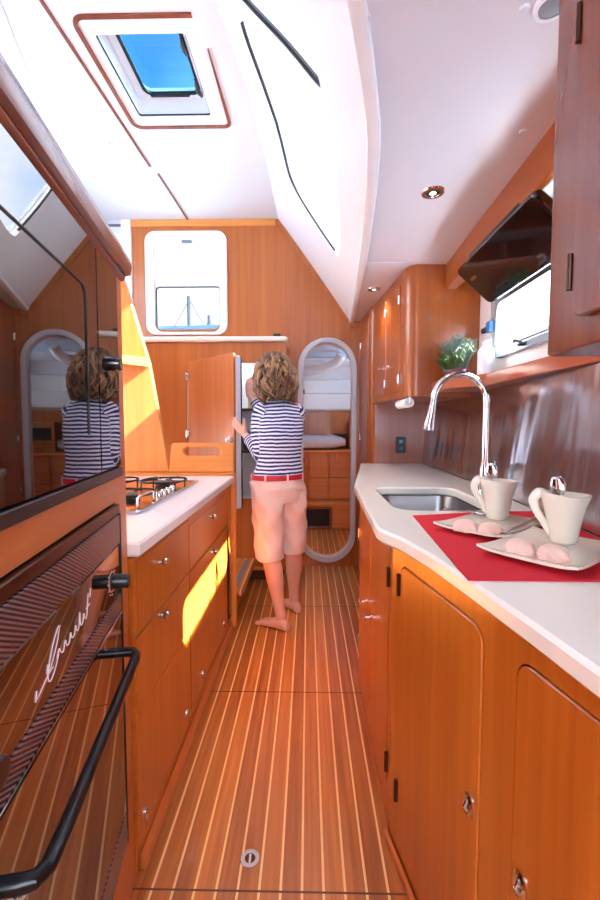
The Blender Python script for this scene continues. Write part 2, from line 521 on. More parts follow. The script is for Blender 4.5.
def inside(p, poly):
    c = False; n = len(poly)
    for i in range(n):
        a, b = poly[i], poly[i - 1]
        if (a[1] > p[1]) != (b[1] > p[1]) and p[0] < (b[0] - a[0]) * (p[1] - a[1]) / (b[1] - a[1]) + a[0]: c = not c
    return c

def shell(bm, outer, holes, f, t0, t1, step=(.1, .1)):
    """thick curved sheet with holes: constrained triangulation with inner grid points"""
    loops = [outer] + holes
    pts, edges = [], []
    for l in loops:
        i0 = len(pts); pts += [V(p[:2]) for p in l]
        edges += [(i0 + k, i0 + (k + 1) % len(l)) for k in range(len(l))]
    xs = [p[0] for p in outer]; ys = [p[1] for p in outer]
    x = min(xs) + step[0]
    while x < max(xs) - .3 * step[0]:
        y = min(ys) + step[1]
        while y < max(ys) - .3 * step[1]:
            if inside((x, y), outer) and not any(inside((x, y), h) for h in holes): pts.append(V((x, y)))
            y += step[1]
        x += step[0]
    vo, eo, fo, *_ = delaunay_2d_cdt(pts, edges, [], 0, 1e-6)
    A = [bm.verts.new(f(p.x, p.y, t0)) for p in vo]; D = [bm.verts.new(f(p.x, p.y, t1)) for p in vo]
    cnt = {}
    for fc in fo:
        c = sum((vo[i] for i in fc), V((0, 0))) / len(fc)
        if not inside(c, outer) or any(inside(c, h) for h in holes): continue
        bm.faces.new([A[i] for i in fc]); bm.faces.new([D[i] for i in fc])
        for k in range(len(fc)):
            e = (fc[k], fc[(k + 1) % len(fc)]); key = tuple(sorted(e)); cnt[key] = cnt.get(key, 0) + 1
    for (a, b), n in cnt.items():
        if n == 1: bm.faces.new((A[a], A[b], D[b], D[a]))
    for v in [v for v in bm.verts if not v.link_faces]: bm.verts.remove(v)
    return bm

N = 40
outer = [(BACK + (YB - BACK) * k / N, 0) for k in range(N + 1)] + [(YB - (YB - BACK) * k / N, 1) for k in range(N + 1)]
outer = outer[:N + 1] + [(YB, .25), (YB, .5), (YB, .75)] + outer[N + 1:] + [(BACK, .75), (BACK, .5), (BACK, .25)]
bm = shell(B(), outer, [holeA, holeB], coam, 0, .05, (.12, .1))
struct('wall_coaming', bm, M['white'], smooth=45)
# coaming windows: seal + pane
def coaming_window(name, hole):
    w = [(y, s) for y, s in hole]
    cy = sum(p[0] for p in w) / len(w); cs = sum(p[1] for p in w) / len(w)
    inner = [(cy + (y - cy) * .965, cs + (s - cs) * .965) for y, s in w]
    t = shell(B(), [(cy + (y - cy) * 1.0, cs + (s - cs) * 1.0) for y, s in w], [], coam, .03, .036, (.15, .12))
    p = struct(name, t, M['pane_roof'])
    def edge(loop, i0, i1): return [coam(*loop[i % len(loop)], .012) for i in range(i0, i1 + 1)]
    return p, edge
pA, eA = coaming_window('window_3', holeA)
struct('window_seal', tube(B(), eA(holeA, 0, 20), .008, 8), M['rubber'], pA)
pB, eB = coaming_window('window_4', holeB)
struct('window_seal', tube(B(), eB(holeB, 0, 15), .011, 8), M['rubber'], pB)

# lip: rounded edge moulding joining the coaming to the side head
lip = []
bm = B()
ys = [BACK + (YB - BACK) * k / 60 for k in range(61)]
rings = []
for y in ys:
    x = interp(LOW, y)
    rings.append([V((x + dx, y, ZS + dz)) for dx, dz in ((-.012, .02), (-.006, -.004), (.008, -.012), (.03, -.012), (.034, .0), (.034, .03), (.0, .05))])
loft(bm, rings); struct('trim_1', bm, M['white'])

# roof with hatch hole
hx0, hx1, hy0, hy1 = -.945, -.535, 1.975, 2.49
bm = B()
pl_outer = [(-1.78, BACK), (interp(UPP, BACK) + .02, BACK)] + [(interp(UPP, y) + .012, y) for y in (-.5, .3, .9, 1.5, 1.89, 2.29, 2.9)] + [(-.238, YB + .04), (-1.78, YB + .04)]
plate(bm, pl_outer, [rrect(hx0, hx1, hy0, hy1, .012, 2)], XY, ZR, ZR + .05)
struct('ceiling', bm, M['liner'])
# roof trims
def strip(name, pts, w, mat, z=ZR):
    bm = B()
    for a, b in zip(pts, pts[1:]):
        a, b = V(a), V(b); d = (b - a).normalized(); n = V((-d.y, d.x)) * w / 2
        t = B()
        q = [a - n, b - n, b + n, a + n]
        plate(t, [(p.x, p.y) for p in q], [], XY, z - .006, z + .002)
        merge(bm, t)
    return struct(name, bm, mat)
strip('trim_2', [(-1.092, 1.3), (-1.052, 2.945)], .014, M['red_y'])
strip('trim_3', [(-1.026, 3.03), (-1.008, 3.69)], .014, M['red_y'])
strip('trim_4', [(-1.175, 1.6), (-1.36, 2.16)], .004, M['frame_grey'])

# side head panel (over the galley)
so = [(interp(LOW, y) + .02, y) for y in [BACK, -.4, .1, .4, .65, .8, .93, 1.07, 1.32, 1.64, 2.19, 2.9, 3.7]] + [(1.02, 3.7), (1.02, BACK)]
struct('ceiling_side', plate(B(), so, [], XY, ZS, ZS + .04), M['sideliner'])
struct('trim_5', box(B(), (.302, 2.352, ZS - .003), (.56, 2.358, ZS + .002)), M['frame_grey'])

# bulkhead with window and oval door
wx0, wx1, wz0, wz1 = -1.374, -.682, 1.996, 2.854
dcx, dr, dz0, dz1 = .164, .25, .035, 1.969
def oval(r, n=16):
    lo, hi = dz0 + dr, dz1 - dr
    return [(dcx + r * cos(pi + pi * k / n), lo + r * sin(pi + pi * k / n)) for k in range(n + 1)] + [(dcx + r * cos(pi * k / n), hi + r * sin(pi * k / n)) for k in range(n + 1)]
rake = [(coam(YB, q / 12, .012).x, coam(YB, q / 12, .012).z) for q in range(13)]
bo = [(-1.49, 0), (.46, 0), (.46, ZS + .02), (.39, ZS + .01)] + rake[::-1] + [(-1.49, ZR + .005)]
bm = plate(B(), bo, [rrect(wx0 + .05, wx1 - .05, wz0 + .05, wz1 - .05, .09), oval(.215)], XZ, YB, YB + .05)
struct('wall_front', bm, M['bulk'])
# top and raking trims
def bar(a, b, w, t, mat, name, y=YB):
    a, b = V(a), V(b); d = (b - a).normalized(); n = V((-d.y, d.x)) * w
    q = [a, b, b - n, a - n]
    return struct(name, plate(B(), [(p.x, p.y) for p in q], [], XZ, y - t, y + .002, .003), mat)
bar((-1.49, 2.948), (-.272, 2.948), .055, .016, M['light_x'], 'trim_6')
ri = [(x - .036, z - .03) for x, z in rake]
struct('trim_7', plate(B(), [p for p in rake if p[1] < 2.945] + [p for p in ri if p[1] > 2.085][::-1], [], XZ, YB - .016, YB + .002, .003), M['bulk'])
bar((.345, 2.10), (.46, 2.10), .05, .016, M['bulk'], 'trim_8')
# white post left of the bulkhead and left wall
struct('wall_post', box(B(), (-1.57, YB - .03, 1.2), (-1.487, YB + .05, ZR), .012), M['white'])
struct('wall_front_outer', box(B(), (-1.76, YB, 0), (-1.49, YB + .05, ZR)), M['white'])
struct('trim_9', box(B(), (-1.74, YB - .012, 2.90), (-1.575, YB, 2.915)), M['greyplastic'])
bm = plate(B(), [(BACK, 0), (YB + .05, 0), (YB + .05, ZR), (BACK, ZR)], [rrect(2.0, 3.3, 2.1, 2.75, .1)], YZ, -1.80, -1.75)
struct('wall_left', bm, M['white'])
struct('window_5', plate(B(), rrect(1.97, 3.33, 2.07, 2.78, .1), [], YZ, -1.785, -1.78), M['pane'])

# unseen aft bulkhead, added with its opening to shape the light from behind
bm = plate(B(), [(-1.75, 0), (1.05, 0), (1.05, ZR), (-1.75, ZR)], [rrect(-.6, 1.0, 1.0, 2.87, .1)], XZ, BACK - .05, BACK)
struct('wall_back_added', bm, M['bulk'])
# bulkhead window
bm = ring_poly(B(), rrect(wx0, wx1, wz0, wz1, .085), rrect(wx0 + .075, wx1 - .06, wz0 + .03, wz1 - .07, .06), XZ, YB - .022, YB + .03, .006)
w1 = struct('window_1', bm, M['white'])
struct('pane', plate(B(), rrect(wx0 + .06, wx1 - .05, wz0 + .02, wz1 - .06, .06), [], XZ, YB + .02, YB + .025), M['pane_front'], w1)
sx0, sx1, sz0, sz1 = wx0 + .08, wx1 - .065, wz0 + .035, 2.405
struct('sash_frame', ring_poly(B(), rrect(sx0, sx1, sz0, sz1, .03), rrect(sx0 + .007, sx1 - .004, sz0 + .008, sz1 - .009, .026), XZ, YB + .004, YB + .018), M['rubber'], w1)
struct('latch', box(B(), (-1.06, YB - .03, 2.75), (-.975, YB - .012, 2.775), .004), M['greyplastic'], w1)
# oval doorway frame
bm = ring_poly(B(), oval(dr), oval(.205), XZ, YB - .025, YB + .075, .006)
d1 = struct('door_1', bm, M['frame_grey'])
for zz in (1.52, 1.30, .92):
    struct('catch', box(B(), (-.046, YB + .076, zz - .02), (-.03, YB + .1, zz + .02), .004), M['bronze'], d1)

# hull side wall with galley window
HX = .95
gx = rrect(1.16, 2.185, 1.592, 1.845, .05)
bm = plate(B(), [(BACK, 0), (YB, 0), (YB, ZS + .02), (BACK, ZS + .02)], [gx], YZ, HX, HX + .06)
struct('wall_right', bm, M['hull_white'])
bm = ring_poly(B(), rrect(1.13, 2.215, 1.562, 1.875, .06), rrect(1.17, 2.175, 1.602, 1.835, .045), YZ, HX - .022, HX + .02, .005)
w2 = struct('window_2', bm, plain('pale blue window frame', srgb(186, 208, 226), .25, metal=.4))
struct('pane', plate(B(), rrect(1.15, 2.195, 1.58, 1.855, .05), [], YZ, HX + .03, HX + .036), M['pane'], w2)
struct('seal', ring_poly(B(), rrect(1.168, 2.177, 1.60, 1.837, .045), rrect(1.178, 2.167, 1.61, 1.827, .04), YZ, HX - .026, HX - .021), M['greyplastic'], w2)
for yy in (1.62, 1.90):
    bm = box(B(), (HX - .05, yy - .035, 1.575), (HX - .022, yy + .0, 1.59), .004)
    tube(bm, [(HX - .045, yy - .03, 1.588), (HX - .05, yy + .015, 1.606), (HX - .05, yy + .03, 1.603)], .006, 8)
    struct('latch', bm, M['black'], w2)
bm = box(B(), (HX - .05, 2.19, 1.70), (HX - .02, 2.235, 1.755), .005); struct('hinge', bm, M['blue_plastic'], w2)
struct('hinge_arm', box(B(), (HX - .04, 2.235, 1.715), (HX - .015, 2.32, 1.74), .004), M['black'], w2)

# forward cabin
FB = 6.1
struct('floor_cabin', box(B(), (-.7, YB, -.05), (1.1, FB, -.002)), M['floor'])
struct('wall_cabin_left', box(B(), (-.75, YB + .05, 0), (-.70, FB, 1.965)), M['cabin_wood'])
bm = plate(B(), [(YB + .05, 0), (FB, 0), (FB, 1.965), (YB + .05, 1.965)], [rrect(4.35, 5.1, 1.52, 1.85, .06)], YZ, 1.0, 1.05)
struct('wall_cabin_right', bm, M['hull_white'])
bm = ring_poly(B(), rrect(4.31, 5.14, 1.48, 1.89, .08), rrect(4.37, 5.08, 1.54, 1.83, .05), YZ, .98, 1.02, .005)
w7 = struct('window_7', bm, M['greyplastic'])
for yy in (4.5, 4.8, 5.0): struct('latch', box(B(), (.955, yy - .03, 1.49), (.98, yy + .03, 1.53), .005), M['black'], w7)
struct('pane', plate(B(), rrect(4.33, 5.12, 1.50, 1.87, .06), [], YZ, 1.03, 1.035), M['pane'], w7)
struct('wall_cabin_end', box(B(), (-.7, FB, 0), (1.05, FB + .05, 1.965)), M['cabin_wood'])
bm = plate(B(), [(-.75, YB + .05), (1.05, YB + .05), (1.05, FB + .05), (-.75, FB + .05)], [rrect(-.55, .75, 4.05, 4.95, .06)], XY, 1.965, 1.99)
struct('ceiling_cabin', bm, M['deckpaint'])
struct('window_added_cabin', plate(B(), rrect(-.57, .77, 4.03, 4.97, .06), [], XY, 1.992, 1.998), M['pane'])  # unseen ceiling opening and pane, added as daylight source for the cabin
# white liner at cabin end: stepped moulded shape
bm = B()
def linerprof(x):
    k = max(0, x) * .12
    return [(5.55, 1.405), (5.52, 1.43), (5.52, 1.62), (5.60, 1.64), (5.58, 1.80), (5.66, 1.82), (5.58, 1.964), (5.98, 1.964), (6.0, 1.405)]
rings = [[V((x, y, z)) for y, z in linerprof(x)] for x in [-.69 + 1.68 * k / 12 for k in range(13)]]
loft(bm, rings); struct('wall_cabin_liner', bm, M['white'])
bm = B(); tube(bm, catmull([(-.45, 4.7, 1.80), (.0, 4.7, 1.815), (.20, 4.66, 1.85), (.31, 4.60, 1.90), (.35, 4.55, 1.97)], 6), .05, 14)
struct('trim_10', bm, M['white'])
# bunk: locker with panels, mattress on top
bk = thing('bunk', 'varnished berth base with panelled front seen through the oval doorway', 'bunk', (.2, 5.2, 0))
obj('base', box(B(), (-.69, 5.02, 0), (.99, 5.9, .30), .008), M['cabin_wood'], bk)
obj('ledge', box(B(), (-.69, 4.97, .30), (.99, 5.9, .325), .006), M['light_x'], bk)
for a, b in ((-.69, .0), (.008, .24), (.248, .52), (.528, .99)):
    for c, d in ((.33, .60), (.606, .90)):
        obj('panel', box(B(), (a + .004, 5.12, c), (b - .004, 5.15, d), .006), M['cabin_wood'], bk)
obj('bunk_board', box(B(), (-.69, 5.05, .905), (.99, 5.9, .935), .008), M['light_x'], bk)
obj('backing', box(B(), (-.69, 5.135, .325), (.99, 5.2, .905)), M['cabin_wood'], bk)
obj('bracket', plate(B(), [(5.06, .90), (5.12, .90), (5.12, .78)], [], YZ, .33, .36), M['light_z'], bk)
g = obj('vent_frame', ring_poly(B(), rrect(-.16, .285, .015, .265, .01), rrect(-.13, .255, .04, .24, .006), XZ, 5.0, 5.02, .004), M['red_y'], bk)
obj('vent_cloth', box(B(), (-.13, 5.008, .04), (.255, 5.018, .24)), M['vent'], g)
bm = B()
rings = []
for k in range(15):
    x = -.66 + 1.10 * k / 14
    e = 1 if k < 13 else (.8 if k == 13 else .55)
    rings.append(ell((x, 5.47, 1.025), (0, 1, 0), (0, 0, 1), .42, .085 * e, 28, .35))
loft(bm, rings)
single('mattress', bm, M['cushion'], 'grey vinyl mattress on the berth beyond the oval doorway', 'mattress', smooth=60)
single('berth_backboard', box(B(), (-.69, 5.53, 1.11), (.99, 5.56, 1.40), .004), M['bulk'], 'brown veneer backboard above the mattress in the forward cabin', 'panel')
t = thing('berth_locker', 'small wooden locker with a dark front beside the mattress beyond the oval doorway', 'locker', (.62, 5.3, 1.0))
obj('body', box(B(), (.50, 5.25, .936), (.99, 5.5, 1.26), .01), M['cabin_wood'], t)
obj('screen', box(B(), (.53, 5.243, 1.06), (.72, 5.25, 1.2), .004), M['black'], t)
single('flap_board', box(B(), (.80, 4.3, 1.93), (.985, 5.1, 1.95), .006), M['flap'], 'grey hinged flap over the hull window of the forward cabin', 'flap')
# deck over forward cabin and outside
single('sail_cover', tube(B(), catmull([(-1.9, 4.75, 2.17), (-1.3, 4.7, 2.168), (-.8, 4.7, 2.175), (-.2, 4.75, 2.17)], 8), .135, 16), M['canvas_blue'], 'blue rolled canvas lying on the foredeck outside the front window', 'canvas')
struct('wall_foredeck', box(B(), (-3.2, YB + .06, 2.002), (1.6, 8.5, 2.03)), M['deckpaint'])
struct('floor_sea', box(B(), (-300, -300, -1.05), (300, 300, -1.0)), plain('pale sea', srgb(150, 176, 200), .15, bump=.3, bscale=3))
def boat(x, y, s, h, label):
    t = thing('sailboat', label, 'boat', (x, y, -1), 'sailboats in the marina outside')
    bm = B()
    rings = []
    for k in range(13):
        q = -1 + 2 * k / 12; w = 1.3 * s * (1 - abs(q) ** 3 * .92)
        rings.append([V((x + q * 5 * s, y - w, 1.1 * s - 1)), V((x + q * 5 * s, y - w * .7, -1)), V((x + q * 5 * s, y + w * .7, -1)), V((x + q * 5 * s, y + w, 1.1 * s - 1)), V((x + q * 5 * s, y, 1.25 * s - 1))])
    loft(bm, rings); obj('hull', bm, M['boat'], t)
    obj('cabin_top', box(B(), (x - 2.2 * s, y - .8 * s, 1.1 * s - 1), (x + 1.5 * s, y + .8 * s, 1.75 * s - 1), .15 * s), M['deckpaint'], t)
    obj('mast', tube(B(), [(x, y, 1.2 * s - 1), (x, y, h)], .12 * s, 8), M['mast'], t)
    obj('boom', tube(B(), [(x, y, 2.3 * s - 1), (x + 3.6 * s, y, 2.4 * s - 1)], .1 * s, 8), M['mast'], t)
    obj('stay', tube(B(), [(x - 4.8 * s, y, 1.1 * s - 1), (x, y, h - .4)], .03 * s, 6), M['mast'], t)
    obj('backstay', tube(B(), [(x + 4.8 * s, y, 1.1 * s - 1), (x, y, h - .2)], .03 * s, 6), M['mast'], t)
boat(-11.5, 42, 1.5, 13.5, 'pale sailboat with the tallest mast seen through the front window')
boat(-8.2, 36, 1.1, 10.2, 'pale sailboat right of the tallest mast seen through the front window')
boat(-19, 60, 1.4, 11.5, 'small distant sailboat at left seen through the front window')

# ================================================================== ROOF HATCH, LIGHTS
h = thing('roof_hatch', 'white framed roof hatch with blue tinted lid and black latches', 'hatch', (-.74, 2.23, ZR))
obj('coaming', ring_poly(B(), rrect(hx0 - .02, hx1 + .02, hy0 - .02, hy1 + .02, .02), rrect(hx0 + .005, hx1 - .005, hy0 + .005, hy1 - .005, .015), XY, ZR - .004, ZR + .15, .002), M['white'], h)
obj('seal', ring_poly(B(), rrect(hx0 + .004, hx1 - .004, hy0 + .004, hy1 - .004, .015), rrect(hx0 + .010, hx1 - .008, hy0 + .008, hy1 - .009, .012), XY, ZR + .001, ZR + .008), M['rubber'], h)
iz = ZR + .09
obj('inner_frame', ring_poly(B(), rrect(hx0 + .006, hx1 - .006, hy0 + .006, hy1 - .006, .012), rrect(hx0 + .058, hx1 - .052, hy0 + .02, hy1 - .042, .045), XY, iz, iz + .03, .004), M['white'], h)
obj('lid', plate(B(), rrect(hx0 - .01, hx1 + .01, hy0 - .01, hy1 + .01, .03), [], XY, iz + .06, iz + .072), M['pane_blue'], h)
obj('lid_seal', ring_poly(B(), rrect(hx0 + .052, hx1 - .046, hy0 + .015, hy1 - .036, .05), rrect(hx0 + .066, hx1 - .058, hy0 + .028, hy1 - .050, .04), XY, iz - .004, iz + .008), M['rubber'], h)
for a, b in (((-.592, 2.08), (-.586, 2.19)), ((-.592, 2.34), (-.582, 2.45))):
    bm = B(); tube(bm, catmull([(a[0], a[1], iz - .01), ((a[0] + b[0]) / 2 - .006, (a[1] + b[1]) / 2, iz - .022), (b[0], b[1], iz - .01)], 5), [.008, .014, .012], 10, flat=.7)
    obj('latch', bm, M['black'], h)
obj('latch_bar', box(B(), (-.862, 2.436, iz - .016), (-.645, 2.456, iz - .004), .005), M['black'], h)
# trim ring in wood around hatch (open on one corner)
tx0, tx1, ty0, ty1 = -1.0, -.448, 1.895, 2.572
path = [V((-.49, ty0, 0))] + [V((a, b, 0)) for a, b in rrect(tx0, tx1, ty0, ty1, .05)[0:7][::-1][:0]]
arcs = [(-.488, ty0)] + [(tx0 + .05 - .05 * sin(k * pi / 12), ty0 + .05 - .05 * cos(k * pi / 12)) for k in range(7)] + [(tx0 + .05 - .05 * cos(k * pi / 12), ty1 - .05 + .05 * sin(k * pi / 12)) for k in range(7)] + [(tx1 - .035 + .035 * sin(k * pi / 12), ty1 - .035 + .035 * cos(k * pi / 12)) for k in range(7)] + [(-.458, 2.06)]
bm = B()
n_ = len(arcs)
rings = []
for i, p in enumerate(arcs):
    a, b = V(arcs[max(i - 1, 0)]), V(arcs[min(i + 1, n_ - 1)])
    d = (b - a).normalized(); nn = V((-d.y, d.x)); w = .011 if i < n_ - 1 else .003
    p = V(p)
    rings.append([V((*(p - nn * w), ZR + .002)), V((*(p + nn * w), ZR + .002)), V((*(p + nn * w * .8), ZR - .008)), V((*(p - nn * w * .8), ZR - .008))])
loft(bm, rings); obj('trim_ring', bm, M['red_y'], h, label='reddish wooden trim around the hatch')

single('dome_light', lathe(B(), [(.0, ZR), (.032, ZR), (.030, ZR - .008), (.016, ZR - .012), (0.0, ZR - .012)][::-1], (-1.235, 2.71, 0)), M['whiteplastic'], 'small round white cover on the ceiling left of the wooden strip', 'light')
def downlight(x, y, label):
    t = thing('downlight', label, 'ceiling light', (x, y, ZS), 'recessed downlights over the galley')
    bm = lathe(B(), [(.026, ZS - .001), (.028, ZS - .006), (.040, ZS - .006), (.043, ZS), (.03, ZS + .002)], (x, y, 0), 28)
    obj('bezel', bm, M['chrome'], t)
    obj('baffle', lathe(B(), [(0, ZS - .0015), (.027, ZS - .0015), (.027, ZS - .004), (0, ZS - .004)], (x, y, 0), 24), M['black'], t)
    obj('lens', lathe(B(), [(0, ZS - .0035), (.012, ZS - .0035), (.012, ZS - .006), (0, ZS - .006)], (x, y, 0), 16), M['lens'], t)
downlight(.463, 1.661, 'larger nearer chrome downlight in the pale side ceiling')
downlight(.42, 2.81, 'farther chrome downlight near the tall cupboard')
for x, y, lb in ((.12, .965, 'round fastener cap in the corner of the side ceiling beside the coaming'), (.194, 1.33, 'round fastener cap halfway along the coaming edge'), (.448, .953, 'round fastener cap close to the speaker in the side ceiling'), (.63, 1.33, 'round fastener cap near the wooden valance')):
    single('fastener_cap', lathe(B(), [(0, ZS), (.011, ZS), (.009, ZS - .006), (0, ZS - .007)], (x, y, 0), 14), M['sideliner'], lb, 'fastener', 'fastener caps in the side ceiling')
t = thing('ceiling_speaker', 'round white speaker in the side ceiling beside the near wall cupboard', 'speaker', (.50, .945, ZS))
obj('rim', lathe(B(), [(.026, ZS), (.036, ZS), (.034, ZS - .008), (.026, ZS - .008)], (.50, .945, 0), 28), M['whiteplastic'], t)
obj('grille', lathe(B(), [(0, ZS - .002), (.026, ZS - .002), (.026, ZS - .006), (0, ZS - .008)], (.50, .945, 0), 24), M['greyplastic'], t)

# ================================================================== LEFT SIDE: OVEN CABINET
S0 = V((-.469, 1.078)); SD = V((-.175, 1.0)).normalized(); SN = V((1, .175)).normalized()
def OF(u, w, z):
    """u = world y on the face line, w = stand-off towards the aisle"""
    x = -.469 + .175 * (1.078 - u)
    return V((x + SN.x * w, u + SN.y * w, z))
OFP = lambda u, v, w: OF(u, w, v)   # plate mapping (u along, v up, w out)
yA, yZ = .30, 1.10
oc = thing('oven_cabinet', 'tall cherry wood housing with built-in ovens at the left foreground', 'cabinet', (-.75, .7, 0))
# carcass face frame with two openings
bm = plate(B(), [(yA, 0), (yZ, 0), (yZ, 1.62), (yA, 1.62)], [[(.385, .20), (1.0, .20), (1.0, 1.055), (.385, 1.055)], [(.335, 1.115), (1.03, 1.115), (1.03, 1.60), (.335, 1.60)]], OFP, -.02, 0, .0015)
obj('face_frame', bm, M['light_y'], oc)
e = OF(yZ, -.02, 0); s = OF(yA, -.02, 0)
obj('side_panel', plate(B(), [(-1.14, 1.075), (e.x, e.y - .022), (e.x, e.y), (-1.14, 1.099)], [], XY, 0, 1.62), M['wood_z'], oc)
obj('side_panel', plate(B(), [(-1.14, yA), (s.x, yA), (s.x, yA + .02), (-1.14, yA + .02)], [], XY, 0, 1.62), M['wood_z'], oc)
obj('back_panel', box(B(), (-1.16, yA, 0), (-1.14, 1.099, 1.62)), M['wood_z'], oc)
bm = B()
prof = [(-.55, 1.62), (-.0, 1.612), (.022, 1.618), (.026, 1.64), (.020, 1.66), (.006, 1.672), (-.55, 1.672)]
rings = [[OF(u, w, z) for w, z in prof] for u in (yA, .5, .7, .9, 1.02, 1.09, 1.105, 1.11)]
loft(bm, rings); obj('top_moulding', bm, M['red_y'], oc, label='reddish brown rounded top moulding')
bm = tube(B(), [OF(u, .0, 1.61) for u in (yA, .6, .9, 1.1)], .012, 10)
obj('lower_bead', bm, M['red_y'], oc)

# upper oven (microwave) in black glass
mw = thing('microwave', 'black glass built-in microwave reflecting the cabin, above the oven', 'microwave', tuple(OF(.7, 0, 1.12)))
obj('body', box(B(), (.34, -.42, 1.12), (1.025, -.002, 1.595), 0, frame=lambda u, w, z: OF(u, w, z)), M['black'], mw)
dr_ = obj('door', plate(B(), rrect(.337, .872, 1.139, 1.597, .004), [], OFP, 0, .008, .002), M['oven_glass'], mw)
obj('window_line', tube(B(), [OF(u, .0085, z) for u, z in [(.345, 1.495), (.785, 1.495), (.795, 1.491), (.801, 1.483), (.803, 1.47), (.803, 1.22)]], .0022, 6), M['black'], dr_)
cp = obj('control_panel', plate(B(), rrect(.876, 1.028, 1.139, 1.597, .004), [], OFP, 0, .008, .002), M['oven_glass'], mw)
obj('base_strip', plate(B(), rrect(.337, 1.028, 1.116, 1.137, .002), [], OFP, 0, .012, .002), M['black'], mw)
kc = OF(.975, .008, 1.376)
AX = (V((SN.x, SN.y, 0)), V((SD.x, SD.y, 0)), V((0, 0, 1)))
obj('knob', lathe(B(), [(.0, 0), (.016, 0), (.016, .016), (.014, .019), (0, .019)], kc, 20, AX), M['black_gloss'], mw)

# lower oven
ov = thing('oven', 'black glass oven with carbon trim, script lettering and long bar handle', 'oven', tuple(OF(.7, 0, .2)))
obj('body', box(B(), (.39, -.45, .205), (.995, -.001, 1.05), 0, frame=lambda u, w, z: OF(u, w, z)), M['black'], ov)
obj('top_trim', plate(B(), rrect(.388, .997, 1.03, 1.053, .002), [], OFP, 0, .010, .002), M['bronze'], ov)
obj('carbon_band', plate(B(), rrect(.388, .99, .960, 1.028, .002), [], OFP, 0, .011, .002), M['carbon'], ov)
cpl = obj('control_panel', plate(B(), rrect(.388, .99, .842, .958, .002), [], OFP, 0, .009, .002), M['oven_glass'], ov)
obj('carbon_band', plate(B(), rrect(.388, .99, .800, .840, .002), [], OFP, 0, .011, .002), M['carbon'], ov)
obj('chrome_edge', plate(B(), rrect(.388, .99, .792, .799, .001), [], OFP, 0, .013, .001), M['chrome'], ov)
obj('door', plate(B(), rrect(.388, .99, .30, .790, .003), [], OFP, 0, .010, .002), M['oven_glass'], ov)
obj('carbon_band', plate(B(), rrect(.388, .99, .212, .298, .002), [], OFP, 0, .011, .002), M['carbon'], ov)
obj('side_trim', plate(B(), rrect(.991, .998, .208, 1.03, .001), [], OFP, 0, .012, .001), M['black'], ov)
# handle bar
hz = .725
hp = [OF(.93, .010, hz), OF(.93, .035, hz), OF(.928, .050, hz), OF(.915, .058, hz), OF(.89, .060, hz), OF(.68, .060, hz), OF(.50, .060, hz), OF(.455, .058, hz), OF(.442, .050, hz), OF(.44, .035, hz), OF(.44, .010, hz)]
obj('handle', tube(B(), hp, .0105, 16), M['blackmetal'], ov)
for yy, lb in ((.92, None), (.395, None)):
    k = obj('knob', lathe(B(), [(0, 0), (.019, 0), (.019, .004), (.016, .005), (.0155, .036), (.014, .038), (0, .038)], OF(yy, .009, .893), 24, AX), M['black'], ov)
    obj('dial_marks', lathe(B(), [(.021, 0), (.0235, 0), (.0235, .0008), (.021, .0008)], OF(yy, .0092, .893), 28, AX), M['ink_pink'], cpl)
    mk = B()
    for q in range(9):
        a = -2.2 + q * .55
        c = OF(yy + .029 * sin(a), .0098, .893 - .029 * cos(a))
        lathe(mk, [(0, -.0004), (.0024, -.0004), (.0024, .0004), (0, .0004)], c, 8, AX)
    obj('dial_numerals', mk, M['ink_pink'], cpl)
# script lettering
def L2(pts): return [OF(.555 + p[0] * .225, .0097, .868 + p[1] * .062) for p in pts]
sc = B()
strokes = [
    [(-.02, -.05), (.0, .16), (-.01, -.02), (.10, .10), (.20, .26), (.30, .62), (.35, .92), (.36, 1.0), (.32, .98), (.24, .72), (.17, .30), (.16, .05), (.20, -.04), (.27, .10), (.33, .34)],
    [(.30, .28), (.34, .45), (.37, .30), (.41, .26), (.45, .46), (.47, .28), (.52, .28), (.55, .48), (.57, .30), (.62, .30), (.65, .50), (.67, .32), (.71, .32), (.74, .72), (.75, .34), (.80, .34), (.83, .54), (.85, .36), (.89, .38), (.94, .98)],
    [(.16, .42), (.15, .20), (.24, .20)],
    [(.88, .60), (.97, .62)], [(.98, .80), (1.0, 1.05)],
]
for s_ in strokes:
    tube(sc, catmull(L2(s_), 5), .0009, 6)
obj('script_lettering', sc, M['ink_white'], cpl, label='pale cursive maker lettering')

